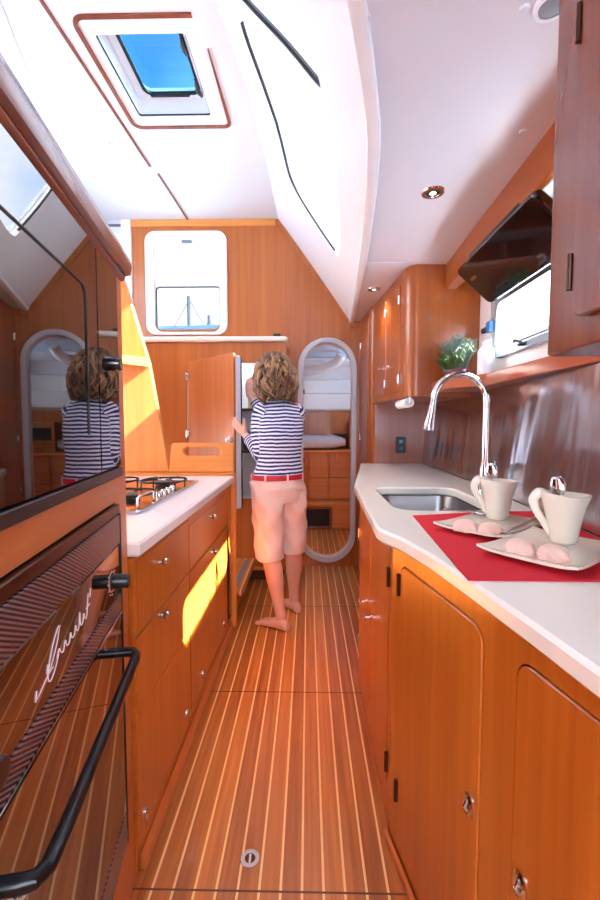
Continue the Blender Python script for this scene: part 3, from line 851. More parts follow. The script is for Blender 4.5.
# ---------------------------------------------------------------- left base cabinets
FX = -.46
def drawer(unit, kind, y0, y1, z0, z1, ky, kz, latch=False):
    d = obj(kind, plate(B(), rrect(y0, y1, z0, z1, .006, 3), [], YZ, FX - .018, FX, .0025), M['wood_z'], unit)
    if latch:
        for y in ky:
            bm = B(); lathe(bm, [(0, 0), (.013, 0), (.013, .004), (.010, .007), (0, .008)], (FX, y, kz), 16, 'x')
            for v in bm.verts: v.co.z = kz + (v.co.z - kz) * 1.5
            obj('latch', bm, M['nickel'], d)
    else:
        bm = B()
        lathe(bm, [(0, 0), (.007, 0), (.006, .010), (.012, .016), (.014, .022), (.010, .028), (0, .030)], (FX, ky, kz), 18, 'x')
        obj('knob', bm, M['nickel'], d)
    return d
for nm, y0, y1, lab, kz, ky, ksw in (('drawer_unit', 1.115, 1.625, 'wooden drawer unit under the white hob counter, next to the oven housing', (.815, .645), (1.295, 1.30), (1.15, 1.57)),
                              ('drawer_unit', 1.635, 2.40, 'wooden drawer unit at the far end of the white hob counter', (.805, .633), (1.99, 2.0), (1.82, 2.30))):
    u = thing(nm, lab, 'cabinet', ((-1.14 + FX) / 2, (y0 + y1) / 2, 0), 'drawer units under the hob counter')
    # carcass set back behind fronts
    ya, yb = (1.102, 1.628) if y0 < 1.2 else (1.632, 2.545)
    obj('carcass', box(B(), (-1.14, ya, .08), (FX - .019, yb, .885)), M['groove'], u)
    ff = plate(B(), [(ya, .08), (yb, .08), (yb, .888), (ya, .888)], [rrect(y0 - .003, y1 + .003, .097, .443, .006, 2), rrect(y0 - .003, y1 + .003, .447, .660, .006, 2), rrect(y0 - .003, y1 + .003, .664, .873 if y0 < 1.2 else .848, .006, 2)], YZ, FX - .019, FX - .001)
    obj('face_frame', ff, M['wood_y'], u)
    drawer(u, 'drawer', y0, y1, .667, .870 if y0 < 1.2 else .845, ky[0], kz[0])
    drawer(u, 'drawer', y0, y1, .450, .657, ky[1], kz[1])
    drawer(u, 'door', y0, y1, .100, .440, ksw, .135 if y0 < 1.2 else .14, True)
    obj('toe_kick', box(B(), (-1.14, ya, 0), (FX - .008, yb, .08)), M['wood_y'], u)
single('shoe_moulding', plate(B(), [(FX - .006, 0), (FX + .008, 0), (FX + .004, .03), (FX - .006, .04)], [], lambda u, v, w: (u, w, v), 1.12, 2.545), M['light_y'], 'thin wooden moulding along the floor under the drawers', 'moulding')
# end post
single('end_panel', plate(B(), rrect(-1.13, -.437, 2.552, 2.60, [.0, .015, .015, 0]), [], XY, 0, .945, .002), M['light_z'], 'vertical wooden end panel closing the hob counter beside the step', 'panel')

# counter with hob recess
single('worktop', plate(B(), [(-1.14, 1.101), (-.440, 1.101), (-.440, 2.53), (-.45, 2.548), (-1.14, 2.548)], [], XY, .89, .93, .006), M['counter_white'], 'white worktop carrying the gas hob', 'worktop')
hb = thing('gas_hob', 'steel gas hob with black pan supports set in the white worktop', 'hob', (-.83, 1.85, .93))
obj('plate', plate(B(), rrect(-1.08, -.59, 1.46, 2.26, .012), [], XY, .9305, .938, .002), plain('steel hob plate tinted as reflecting wood', srgb(226, 170, 130), .16, metal=1), hb)  # tan of the reflected wood is put into the steel colour
obj('edge_rail', ring_poly(B(), rrect(-1.09, -.58, 1.45, 2.27, .016), rrect(-1.08, -.59, 1.46, 2.26, .012), XY, .9302, .942, .002), M['steel'], hb)
for i, (x, y, r) in enumerate(((-.70, 2.06, .05), (-.72, 1.68, .065), (-.94, 2.06, .065), (-.94, 1.68, .05))):
    bnr = obj('burner', lathe(B(), [(0, .938), (r * .8, .938), (r * .8, .946), (r * .62, .950), (r * .62, .958), (r * .5, .962), (0, .963)], (x, y, 0), 24), M['iron'], hb)
    ps = B()
    R = .105
    tube(ps, catmull([(x + R * .98 * cos(q * pi / 4) * (1 if q % 2 == 0 else 1.12), y + R * sin(q * pi / 4) * (1 if q % 2 == 0 else 1.12), .968) for q in range(8)], 5, True), .0045, 8, closed=True)
    for q in range(4):
        a = q * pi / 2 + pi / 4
        tube(ps, [(x + .03 * cos(a), y + .03 * sin(a), .974), (x + .075 * cos(a), y + .075 * sin(a), .976), (x + R * 1.05 * cos(a), y + R * 1.05 * sin(a), .970), (x + R * 1.08 * cos(a), y + R * 1.08 * sin(a), .938)], .0042, 8)
    obj('pan_support', ps, M['iron'], hb)
for i, y in enumerate((1.78, 1.84, 1.90, 1.96)):
    obj('knob', lathe(B(), [(0, .938), (.013, .938), (.012, .955), (.010, .958), (0, .958)], (-.625, y, 0), 16), M['steel'], hb)
tb = B(); tube(tb, [(-.612, 1.52, .942), (-.612, 1.52, .972), (-.612, 1.535, .978), (-.612, 1.66, .978), (-.612, 1.675, .972), (-.612, 1.675, .942)], .005, 10)
obj('guard_rail', tb, M['chrome'], hb)

# ---------------------------------------------------------------- partition panel + handhold at the far end of the hob counter
PY = 2.60
prt = thing('partition_panel', 'pale wooden partition with a long slanted edge left of the fridge', 'panel', (-1.2, PY, .93))
po = [(-1.70, .945), (-.845, .945), (-.85, .97), (-.955, 1.61), (-1.085, 2.06), (-1.10, 2.10), (-1.13, 2.13), (-1.17, 2.14), (-1.70, 2.14)]
obj('board', plate(B(), po, [], XZ, PY, PY + .035, .006), M['light_z'], prt)
bm = B()
loft(bm, [[V((x, y, z)) for x, y, z in ((-1.70, 2.15, q), (-1.30, 2.30, q), (-1.06, 2.45, q), (-.955, PY, q), (-1.70, PY, q))] for q in (1.585, 1.635)])
obj('shelf', bm, M['light_x'], prt)
single('handhold_board', plate(B(), [(-.845, .946), (-.45, .946), (-.45, 1.115), (-.46, 1.125), (-.82, 1.125), (-.832, 1.115)], [rrect(-.755, -.53, 1.045, 1.10, .026, 6)], XZ, PY - .012, PY + .03, .006), M['light_x'], 'pale wooden board with a handhold slot behind the hob counter', 'board')

# ---------------------------------------------------------------- fridge cabinet
FY = 3.30
fg = thing('fridge_cabinet', 'wooden fridge housing with open door under the white ledge', 'fridge', (-.7, 3.5, 0))
fo0, fo1, fz0, fz1 = -.915, -.30, .66, 1.705
bm = plate(B(), [(-1.48, .10), (-.165, .10), (-.165, 1.86), (-1.48, 1.86)], [rrect(fo0, fo1, fz0, fz1, .015, 3)], XZ, FY, FY + .022, .0015)
obj('front_panel', bm, M['bulk'], fg)
obj('side_panel', box(B(), (-.187, FY + .022, .10), (-.165, YB - .001, 1.86)), M['bulk'], fg)
obj('toe_kick', box(B(), (-1.48, FY + .06, 0), (-.19, FY + .08, .10)), M['groove'], fg)
obj('bottom_rail', box(B(), (-1.0, FY - .012, .10), (-.20, FY, .125), .003), M['light_x'], fg)
# liner box
lb = B()
for a, b in (((fo0 - .01, FY + .48 - .15, fz0 - .01), (fo1 + .01, FY + .35, fz1 + .01)), ((fo0 - .02, FY + .022, fz0 - .02), (fo0, FY + .35, fz1 + .02)), ((fo1, FY + .022, fz0 - .02), (fo1 + .02, FY + .35, fz1 + .02)), ((fo0, FY + .022, fz0 - .02), (fo1, FY + .35, fz0)), ((fo0, FY + .022, fz1), (fo1, FY + .35, fz1 + .02))):
    box(lb, a, b)
obj('liner', lb, M['whiteplastic'], fg)
for z in (1.02, 1.345):
    obj('shelf', box(B(), (fo0 + .002, FY + .03, z), (fo1 - .002, FY + .34, z + .012), .003), M['whiteplastic'] if z < 1.2 else M['doorliner'], fg)
    obj('shelf_trim', box(B(), (fo0 + .002, FY + .022, z - .004), (fo1 - .002, FY + .03, z + .016), .002), M['bronze'], fg)
# door swung open
ang = radians(-46)
Hh = V((fo0 - .005, FY - .004))
dd = V((cos(ang), sin(ang))); dn = V((-sin(ang), cos(ang)))     # dn points to the inner face
def DF(u, w, z): return V((Hh.x + dd.x * u + dn.x * w, Hh.y + dd.y * u + dn.y * w, z))
DW = .615
def DFP(u, v, w): return DF(u, w, v)
fd = obj('door', plate(B(), rrect(0, DW, fz0 - .01, fz1 + .005, .012), [], DFP, 0, .018, .002), M['bulk'], fg)
obj('insulated_liner', plate(B(), rrect(.012, DW - .004, fz0, fz1 - .005, .02), [], DFP, .018, .066, .008), M['doorliner'], fd, label='pale grey door edge and liner')
obj('gasket', ring_poly(B(), rrect(.016, DW - .006, fz0 + .004, fz1 - .01, .02), rrect(.04, DW - .03, fz0 + .03, fz1 - .035, .02), DFP, .066, .074, .002), M['rubber'], fd)
obj('door_rack', box(B(), (.06, .070, .92), (.55, .125, .98), .006, frame=lambda u, w, z: DF(u, w, z)), M['whiteplastic'], fd)
for z in (1.60, 1.165):
    bm = lathe(B(), [(0, -.028), (.009, -.028), (.009, .028), (0, .028)], DF(-.004, -.010, z), 14)
    box(bm, (-.035, -.016, z - .02), (.035, -.001, z + .02), .003, frame=lambda u, w, q: DF(u, w, q))
    obj('hinge', bm, M['nickel'], fd)
obj('edge_hinge_strip', box(B(), (-.003, -.006, 1.20), (.003, -.001, 1.57), 0, frame=lambda u, w, q: DF(u, w, q)), M['nickel'], fd)
bm = lathe(B(), [(0, 0), (.012, 0), (.012, .012), (.02, .02), (.02, .034), (0, .036)], DF(.575, -.036, 1.135), 16, (V((dn.x, dn.y, 0)), V((dd.x, dd.y, 0)), V((0, 0, 1))))
obj('knob', bm, M['whiteplastic'], fd)
# ledge on top
single('ledge', plate(B(), rrect(-1.48, -.150, FY - .03, YB - .03, [.0, .05, .0, 0]), [], XY, 1.862, 1.90, .010), M['light_x'] if 0 else plain('cream ledge paint', srgb(246, 226, 206), .35), 'cream ledge over the fridge housing below the front window', 'ledge')
# food in fridge
def jar(x, y, z, r, hgt, mat, label, cat='jar'):
    t = thing(cat if cat != 'jar' else 'jar', label, cat, (x, y, z))
    obj('body', lathe(B(), [(0, z), (r, z), (r, z + hgt * .75), (r * .7, z + hgt * .86), (0, z + hgt * .86)], (x, y, 0), 18), mat, t)
    obj('lid', lathe(B(), [(0, z + hgt * .86), (r * .75, z + hgt * .86), (r * .75, z + hgt), (0, z + hgt)], (x, y, 0), 18), M['greyplastic'], t)
sz = 1.032
jar(-.40, 3.40, sz, .035, .19, M['jar_y'], 'yellow jar on the lower fridge shelf nearest the door gap')
jar(-.33, 3.42, sz, .022, .24, M['jar_g'], 'green bottle on the lower fridge shelf behind the person', 'bottle')
jar(-.48, 3.44, sz, .045, .15, M['jar_d'], 'dark jar on the lower fridge shelf', 'jar')
single('food_carton', box(B(), (-.47, 3.37, 1.357), (-.40, 3.44, 1.54), .006), M['jar_y'], 'pale yellow carton on the upper fridge shelf by the raised hand', 'carton')
single('food_packet', box(B(), (-.40 + .02, 3.40, 1.357), (-.315, 3.47, 1.51), .008), M['foam'], 'cream packet on the upper fridge shelf right of the yellow carton', 'packet')
single('wall_switch', box(B(), (-.295, YB - .014, 1.955), (-.232, YB, 2.005), .004), M['black'], 'small black switch plate on the bulkhead above the ledge', 'switch')
# step
st = thing('step', 'teak step with dark grip strip at the foot of the fridge', 'step', (-.58, 2.95, 0))
obj('tread', plate(B(), rrect(-.78, -.402, 2.615, 3.285, [0, .03, 0, 0]), [], XY, .165, .20, .008), M['floor'], st)
obj('grip_strip', box(B(), (-.482, 2.72, .20), (-.445, 3.22, .203), .001), M['greyplastic'], st)
obj('riser', box(B(), (-.78, 2.64, 0), (-.47, 3.28, .165)), M['bulk'], st)

# floor latch rings
def ring(x, y, label):
    t = thing('floor_latch', label, 'floor latch', (x, y, 0), 'round floor latches')
    obj('flange', lathe(B(), [(.014, .0005), (.0275, .0005), (.0265, .004), (.015, .004)], (x, y, 0), 28), M['nickel'], t)
    obj('lift_tongue', box(B(), (x - .004, y - .013, .0015), (x + .004, y + .013, .0035), .001), M['nickel'], t)
    obj('cup', lathe(B(), [(0, .0004), (.0145, .0004), (.0145, .0018), (0, .0018)], (x, y, 0), 20), M['bronze'], t)
ring(-.164, 1.152, 'round metal floor latch in the teak floor near the front seam')
# ================================================================== RIGHT SIDE
CZ = .95
# far (sink) unit
def face_plate(bm, a, b, poly, holes, t0, t1, bev=0):
    a, b = V(a), V(b); d = (b - a).normalized(); n = V((-d.y, d.x))
    if n.x > 0: n = -n          # towards the aisle
    return plate(bm, poly, holes, lambda u, v, w: (a.x + d.x * u + n.x * w, a.y + d.y * u + n.y * w, v), t0, t1, bev)
def door_on(unit, a, b, u0, u1, z0, z1, mat, r=.035, th=.018, nm='door'):
    return obj(nm, face_plate(B(), a, b, rrect(u0, u1, z0, z1, r, 5), [], -th + .003, .003, .0025), mat, unit)
def onface(a, b, u, w, z):
    a, b = V(a), V(b); d = (b - a).normalized(); n = V((-d.y, d.x))
    if n.x > 0: n = -n
    return V((a.x + d.x * u + n.x * w, a.y + d.y * u + n.y * w, z)), V((d.x, d.y, 0)), V((n.x, n.y, 0))
def hinge_on(parent, a, b, u, z, mat, hgt=.06):
    p, d, n = onface(a, b, u, .006, z)
    bm = lathe(B(), [(0, -hgt / 2), (.005, -hgt / 2), (.005, hgt / 2), (0, hgt / 2)], p, 12)
    box(bm, (-.008, -.006, -hgt / 2), (.008, -.001, hgt / 2), .001, frame=lambda q, w, z_: p + d * q + n * w + V((0, 0, z_)))
    return obj('hinge', bm, mat, parent)
def latch_on(parent, a, b, u, z):
    p, d, n = onface(a, b, u, .003, z)
    bm = lathe(B(), [(0, 0), (.016, 0), (.0165, .003), (.012, .006), (.010, .004), (0, .004)], p, 22, (n, d, V((0, 0, 1))))
    for v in bm.verts: v.co.z = z + (v.co.z - z) * 1.55
    l = obj('latch', bm, M['chrome'], parent)
    bm = B(); tube(bm, [p + n * .004 + V((0, 0, .010)), p + n * .009 + V((0, 0, .0)), p + n * .004 + V((0, 0, -.012))], .004, 8)
    obj('latch_button', bm, M['nickel'], l)
F0, F1, F2 = (.25, 1.245), (.252, 2.06), (.40, 3.17)
su = thing('sink_cabinet', 'cherry base cabinet with two T handles under the sink', 'cabinet', (.5, 1.9, 0))
obj('carcass', plate(B(), [(.272, 1.246), (.272, 2.06), (.42, 3.17), (.80, 3.17), (.80, 1.246)], [], XY, .0, .70), M['groove'], su)
L1 = (V(F1) - V(F0)).length
obj('face_frame', face_plate(B(), F0, F1, [(0, 0), (L1, 0), (L1, .908), (0, .908)], [rrect(.05, .425, .10, .872, .03, 4), rrect(.435, .79, .10, .872, .03, 4)], -.02, 0), M['wood_z'], su)
obj('end_panel', face_plate(B(), F1, F2, [(0, 0), ((V(F2) - V(F1)).length, 0), ((V(F2) - V(F1)).length, .908), (0, .908)], [], -.02, 0), M['wood_z'], su)
for u0, u1, hu, tu, tz in ((.053, .422, .045, .392, .489), (.438, .787, .795, .53, .494)):
    d = door_on(su, F0, F1, u0, u1, .103, .869, M['wood_z'], .03)
    if hu < .1:
        for z in (.775, .185): hinge_on(d, F0, F1, hu, z, M['bronze'])
    else:
        for z in (.72, .2): hinge_on(d, F0, F1, hu, z, M['nickel'], .04)
    p, dv, n = onface(F0, F1, tu, .003, tz)
    bm = lathe(B(), [(0, 0), (.009, 0), (.007, .004), (.0045, .006), (.0045, .028), (0, .03)], p, 14, (n, dv, V((0, 0, 1))))
    tube(bm, [p + n * .028 - dv * .03, p + n * .03, p + n * .028 + dv * .03], [.003, .0055, .003], 10)
    obj('t_handle', bm, M['chrome'], d)
# near units
A_, B_ = V((.245, 1.238)), V((.245, 1.22))
G0, G1 = V((.246, 1.226)), V((.455, .15))
gd = (G1 - G0).normalized()
nu = thing('base_cabinet', 'cherry base cabinet with rounded doors below the counter at right', 'cabinet', (.6, .7, 0))
GL = (G1 - G0).length
obj('carcass', plate(B(), [(G0.x + .03, G0.y), (.80, G0.y), (.80, .15), (G1.x + .03, .15)], [], XY, 0, .90), M['groove'], nu)
obj('face_frame', face_plate(B(), G0, G1, [(0, 0), (GL, 0), (GL, .908), (0, .908)], [rrect(.057, .446, .13, .857, .035, 5), rrect(.537, .93, .13, .857, .035, 5)], -.02, 0), M['wood_z'], nu)
for u0, u1, lu in ((.060, .443, .412), (.540, .927, .565)):
    d = door_on(nu, G0, G1, u0, u1, .133, .854, M['wood_z'], .034)
    if u0 < .1:
        for z in (.795, .195): hinge_on(d, G0, G1, .054, z, M['bronze'])
    else:
        for z in (.795, .195): hinge_on(d, G0, G1, .933, z, M['bronze'])
    latch_on(d, G0, G1, lu, .481)
single('shoe_moulding', face_plate(B(), G0 + V((-.004, 0)), G1 + V((-.004, 0)), [(-.01, 0), (GL, 0), (GL, .02), (-.01, .02)], [], -.001, .012, .003), M['light_y'], 'thin wooden moulding along the floor under the rounded cupboard doors at right', 'moulding')

# countertop with sink hole
edge = [(.388, 3.175), (.330, 2.78), (.222, 2.05), (.206, 1.6), (.198, 1.32), (.194, 1.20), (.203, 1.165), (.235, 1.09), (.272, .95), (.300, .79), (.325, .63), (.345, .48), (.385, .15)]
back = [(.72, .15), (.73, .7), (.745, 1.09), (.76, 1.3), (.80, 1.8), (.83, 2.2), (.835, 3.175)]
sink_hole = rrect(.305, .655, 1.44, 1.975, .075)
single('worktop', plate(B(), edge + back, [sink_hole], XY, .912, CZ, .007), M['counter'], 'ivory worktop with inset sink along the right side', 'worktop')
sk = thing('sink', 'stainless steel sink bowl set into the ivory worktop', 'sink', (.48, 1.7, .76))
rg = []
for off, z in ((.012, .911), (-.001, .911), (-.004, .90), (-.012, .80), (-.03, .768), (-.06, .76)):
    rg.append([V((x, y, z)) for x, y in rrect(.305 - off, .655 + off, 1.44 - off, 1.975 + off, .075 + off * .5)])
bm = B(); loft(bm, rg, caps=False); bm.faces.new([bm.verts.new(p) for p in rg[-1]])
bmesh.ops.remove_doubles(bm, verts=bm.verts[:], dist=1e-5)
obj('bowl', bm, plain('brushed sink steel', srgb(150, 146, 144), .3, metal=1), sk)
obj('drain', lathe(B(), [(0, .7605), (.035, .7605), (.035, .764), (.028, .763), (0, .762)], (.48, 1.70, 0), 24), M['chrome'], sk)
# faucet
fx, fy = .757, 1.85
fc = thing('faucet', 'chrome gooseneck pull-down faucet behind the sink', 'faucet', (fx, fy, CZ))
obj('base', lathe(B(), [(0, CZ), (.030, CZ), (.030, CZ + .008), (.024, CZ + .014), (.023, CZ + .09), (.019, CZ + .11), (.0145, CZ + .13), (0, CZ + .13)], (fx, fy, 0), 28), M['chrome'], fc)
neck = [(fx, fy, CZ + .12), (fx, fy, 1.30)]
cxr, czr, R = fx - .112, 1.335, .112
neck += [(fx, fy, 1.335)] + [(cxr + R * cos(a), fy, czr + R * 1.03 * sin(a)) for a in [pi * k / 14 for k in range(1, 14)]] + [(fx - .224, fy, 1.335), (fx - .228, fy, 1.315)]
obj('neck', tube(B(), neck, .0135, 18), M['chrome'], fc)
bm = B()
tube(bm, [(fx - .227, fy, 1.318), (fx - .229, fy, 1.30), (fx - .233, fy, 1.27), (fx - .240, fy, 1.235), (fx - .243, fy, 1.215)], [.0150, .0165, .018, .0235, .0245], 20)
obj('spray_head', bm, M['chrome'], fc)
bm = B(); tube(bm, [(fx - .2435, fy, 1.2155), (fx - .244, fy, 1.211)], .019, 18); obj('nozzle', bm, M['greyplastic'], fc)
bm = B(); tube(bm, [(fx + .0, fy - .02, CZ + .06), (fx, fy - .045, CZ + .065)], .016, 16); tube(bm, [(fx, fy - .042, CZ + .065), (fx + .012, fy - .06, CZ + .10), (fx + .015, fy - .075, CZ + .14)], [.008, .0065, .006], 10)
obj('lever', bm, M['chrome'], fc)

# backsplash
bm = B()
spl = [(.70, .15), (.715, .6), (.745, 1.09), (.76, 1.3), (.80, 1.8), (.83, 2.2), (.835, 2.7), (.835, 3.172)]
cs = catmull([(x, y, 0) for x, y in spl], 5)
loft(bm, [[V((p.x + .001, p.y, CZ)), V((p.x + .012 + .045 * 1, p.y, 1.41)), V((p.x + .018 + .045, p.y, 1.41)), V((p.x + .007, p.y, CZ))] for p in cs])
single('backsplash', bm, M['splash'], 'polished steel sheet backsplash behind the ivory worktop', 'backsplash', smooth=60)
# shelf under the window
sh = [(.949, 1.20), (.80, 1.20), (.80, 1.95), (.775, 2.02), (.70, 2.12), (.672, 2.22), (.672, 2.378), (.949, 2.378)]
single('shelf', plate(B(), sh, [], XY, 1.413, 1.467, .004), M['shelf'], 'reddish wooden shelf under the side window', 'shelf')

# far upper cabinet
def round_corner(p, r, a0, a1, n=8): return [(p[0] + r * cos(a0 + (a1 - a0) * k / n), p[1] + r * sin(a0 + (a1 - a0) * k / n)) for k in range(n + 1)]
uc = thing('wall_cupboard', 'cherry wall cupboard with rounded corner beyond the plant', 'cupboard', (.7, 2.8, 1.39))
ro = [(.948, 2.385)] + [(.948, 3.178), (.475, 3.178)] + round_corner((.606, 2.455), .07, pi, 1.5 * pi)
obj('body', plate(B(), ro, [], XY, 1.39, ZS, .004), M['cab_z'], uc)
U0, U1 = (.528, 2.50), (.478, 3.16)
for u0, u1 in ((.02, .30), (.33, .62)):
    d = door_on(uc, U0, U1, u0, u1, 1.425, 2.04, M['cab_z'], .03, .012)
    for z in (1.95, 1.50): hinge_on(d, U0, U1, u0 + .004, z, M['nickel'], .05)
    p, dv, n = onface(U0, U1, u1 - .05 if u0 < .1 else u0 + .05, .003, 1.60)
    bm = lathe(B(), [(0, 0), (.008, 0), (.0045, .004), (.0045, .024), (0, .026)], p, 12, (n, dv, V((0, 0, 1))))
    tube(bm, [p + n * .024 - dv * .026, p + n * .026, p + n * .024 + dv * .026], [.003, .005, .003], 8)
    obj('t_handle', bm, M['chrome'], d)
# tall cupboard
tc_ = thing('tall_cupboard', 'tall cherry cupboard between the worktop end and the oval doorway', 'cupboard', (.65, 3.45, 0))
ro = [(.948, 3.182), (.948, YB - .002), (.44, YB - .002)] + round_corner((.505, 3.232), .05, pi, 1.5 * pi)
obj('body', plate(B(), ro, [], XY, 0, ZS, .003), M['cab_z'], tc_)
T0, T1 = (.4535, 3.25), (.442, 3.68)
for z0, z1 in ((.98, 2.04), (.10, .90)):
    d = door_on(tc_, T0, T1, .03, .40, z0, z1, M['cab_z'], .03, .01)
    for z in (z0 + .15, z1 - .15): hinge_on(d, T0, T1, .404, z, M['nickel'], .05)
def outlet(x, y, z, label):
    t = thing('power_outlet', label, 'outlet', (x, y, z))
    obj('plate', box(B(), (x - .037, y - .008, z - .06), (x + .037, y, z + .06), .005), M['black'], t)
    for q in (-.025, .025): obj('socket', box(B(), (x - .016, y - .010, z + q - .015), (x + .016, y - .007, z + q + .015), .003), M['black_gloss'], t)
outlet(.683, 3.181, 1.085, 'black power outlet on the wood panel at the worktop end')
t = thing('paper_roll', 'white roll hanging under the corner of the far wall cupboard', 'roll', (.56, 2.56, 1.34))
obj('sheet_roll', lathe(B(), [(.010, -.13), (.027, -.13), (.027, .13), (.010, .13)], (.565, 2.55, 1.36), 24, 'y'), M['paper'], t)
obj('core', lathe(B(), [(0, -.134), (.010, -.134), (.010, .134), (0, .134)], (.565, 2.55, 1.36), 16, 'y'), M['greyplastic'], t)
obj('holder', box(B(), (.558, 2.413, 1.352), (.572, 2.417, 1.39)), M['nickel'], t)
# near upper cabinet
nc = thing('wall_cupboard', 'reddish wall cupboard with hinged door at the upper right edge', 'cupboard', (.74, .2, 1.378))
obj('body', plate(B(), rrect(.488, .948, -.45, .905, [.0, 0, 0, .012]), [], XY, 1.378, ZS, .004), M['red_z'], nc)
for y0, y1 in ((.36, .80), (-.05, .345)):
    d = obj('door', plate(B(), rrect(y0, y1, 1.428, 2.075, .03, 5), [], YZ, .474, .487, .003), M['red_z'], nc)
    for z in (1.514, 1.94):
        bm = lathe(B(), [(0, -.032), (.0045, -.032), (.0045, .032), (0, .032)], (.472, y1 + .004, z), 12)
        box(bm, (.476, y1 - .006, z - .032), (.488, y1 + .010, z + .032), .001)
        obj('hinge', bm, M['bronze'], d)
# valance rail
single('valance', plate(B(), [(.684, .918), (.742, 2.383), (.80, 2.383), (.80, .918)], [], XY, 1.965, ZS, .004), M['cab_y'], 'cherry valance rail along the side ceiling above the window', 'rail')
single('hull_shade_strip', box(B(), (.925, .92, 1.885), (.949, 2.235, ZS - .001)), M['groove'], 'dark strip added for the shade on the hull side above the window behind the flip screen', 'board')  # dark strip laid over the hull wall where there is only shade
single('window_lining', box(B(), (.928, 2.24, 1.468), (.949, 2.38, ZS)), M['hull_white'], 'white lining strip between the window and the far cupboard', 'panel')
# flip screen
e0, e1 = V((.70, 1.962)), V((.866, 1.812))
sd = (e1 - e0).normalized(); sn = V((sd.y, -sd.x))     # outward-down normal
if sn.x > 0: sn = -sn
fs = thing('flip_screen', 'black flip-up screen hanging below the valance over the window', 'screen', (.78, 1.75, 1.85))
def SF(u, v, w): return (e0.x + sd.x * v + sn.x * w, u, e0.y + sd.y * v + sn.y * w)
sl = (e1 - e0).length
obj('housing', plate(B(), rrect(1.385, 2.085, 0, sl, .03, 6), [], SF, -.02, .012, .006), M['black_gloss'], fs)
obj('display', plate(B(), rrect(1.41, 2.06, .022, sl - .03, .01), [], SF, .012, .0135), mirror_glass('dark screen glass', srgb(16, 15, 18), 1.7, .05), fs)
obj('hinge_bracket', box(B(), (.705, 1.5, 1.962), (.79, 1.95, 1.985), .004), M['black'], fs)
obj('chrome_strip', plate(B(), rrect(1.975, 2.035, .07, .085, .006), [], SF, .0135, .0145), M['chrome'], fs)  # narrow chrome strip on the screen face

# plant and white bottle
pt = thing('potted_plant', 'grey green spiky herb in a plum pot on the shelf', 'plant', (.765, 2.25, 1.467))
obj('pot', lathe(B(), [(0, 1.467), (.052, 1.467), (.064, 1.505), (.066, 1.515), (.060, 1.515), (.056, 1.505), (0, 1.50)], (.765, 2.25, 0), 24), M['pot'], pt)
obj('soil', lathe(B(), [(0, 1.50), (.055, 1.501), (.055, 1.507), (0, 1.508)], (.765, 2.25, 0), 18), M['soil'], pt)
def leaves(n, spread, hmin, hmax, cx, cy, w, droop):
    bm = B()
    for i in range(n):
        a = random.uniform(0, 2 * pi); q = random.random() ** .6
        hgt = random.uniform(hmin, hmax)
        b = V((cx + .03 * q * cos(a), cy + .03 * q * sin(a), 1.505))
        tip = V((cx + spread * q * cos(a), cy + spread * q * sin(a), 1.505 + hgt * (1 - droop * q)))
        mid = b.lerp(tip, .55) + V((0, 0, .02)) 
        pts = catmull([b, mid, tip], 3)
        tube(bm, pts, [w * .7, w, .0006], 5, flat=.35)
        for s in range(4):                      # small side leaves
            t = .35 + .16 * s; c = b.lerp(tip, t) + V((0, 0, .012))
            aa = random.uniform(0, 2 * pi)
            e_ = c + V((.018 * cos(aa), .018 * sin(aa), .016))
            tube(bm, [c, c.lerp(e_, .5) + V((0, 0, .003)), e_], [w * .4, w * .7, .0005], 4, flat=.4)
    return bm
obj('foliage', leaves(210, .105, .13, .22, .775, 2.25, .0030, .3), M['leaf_grey'], pt, label='grey green needle leaves')
obj('low_foliage', leaves(80, .085, .07, .14, .735, 2.25, .0040, .5), M['leaf_green'], pt, label='short green leaves at the side')
t = thing('white_bottle', 'white plastic bottle beside the potted plant on the shelf', 'bottle', (.862, 2.125, 1.467))
obj('body', lathe(B(), [(0, 1.467), (.036, 1.467), (.038, 1.475), (.038, 1.59), (.032, 1.605), (.022, 1.615), (0, 1.615)], (.862, 2.125, 0), 24), M['whiteplastic'], t)
obj('cap', lathe(B(), [(0, 1.615), (.022, 1.615), (.020, 1.64), (0, 1.642)], (.862, 2.125, 0), 20), M['paper'], t)

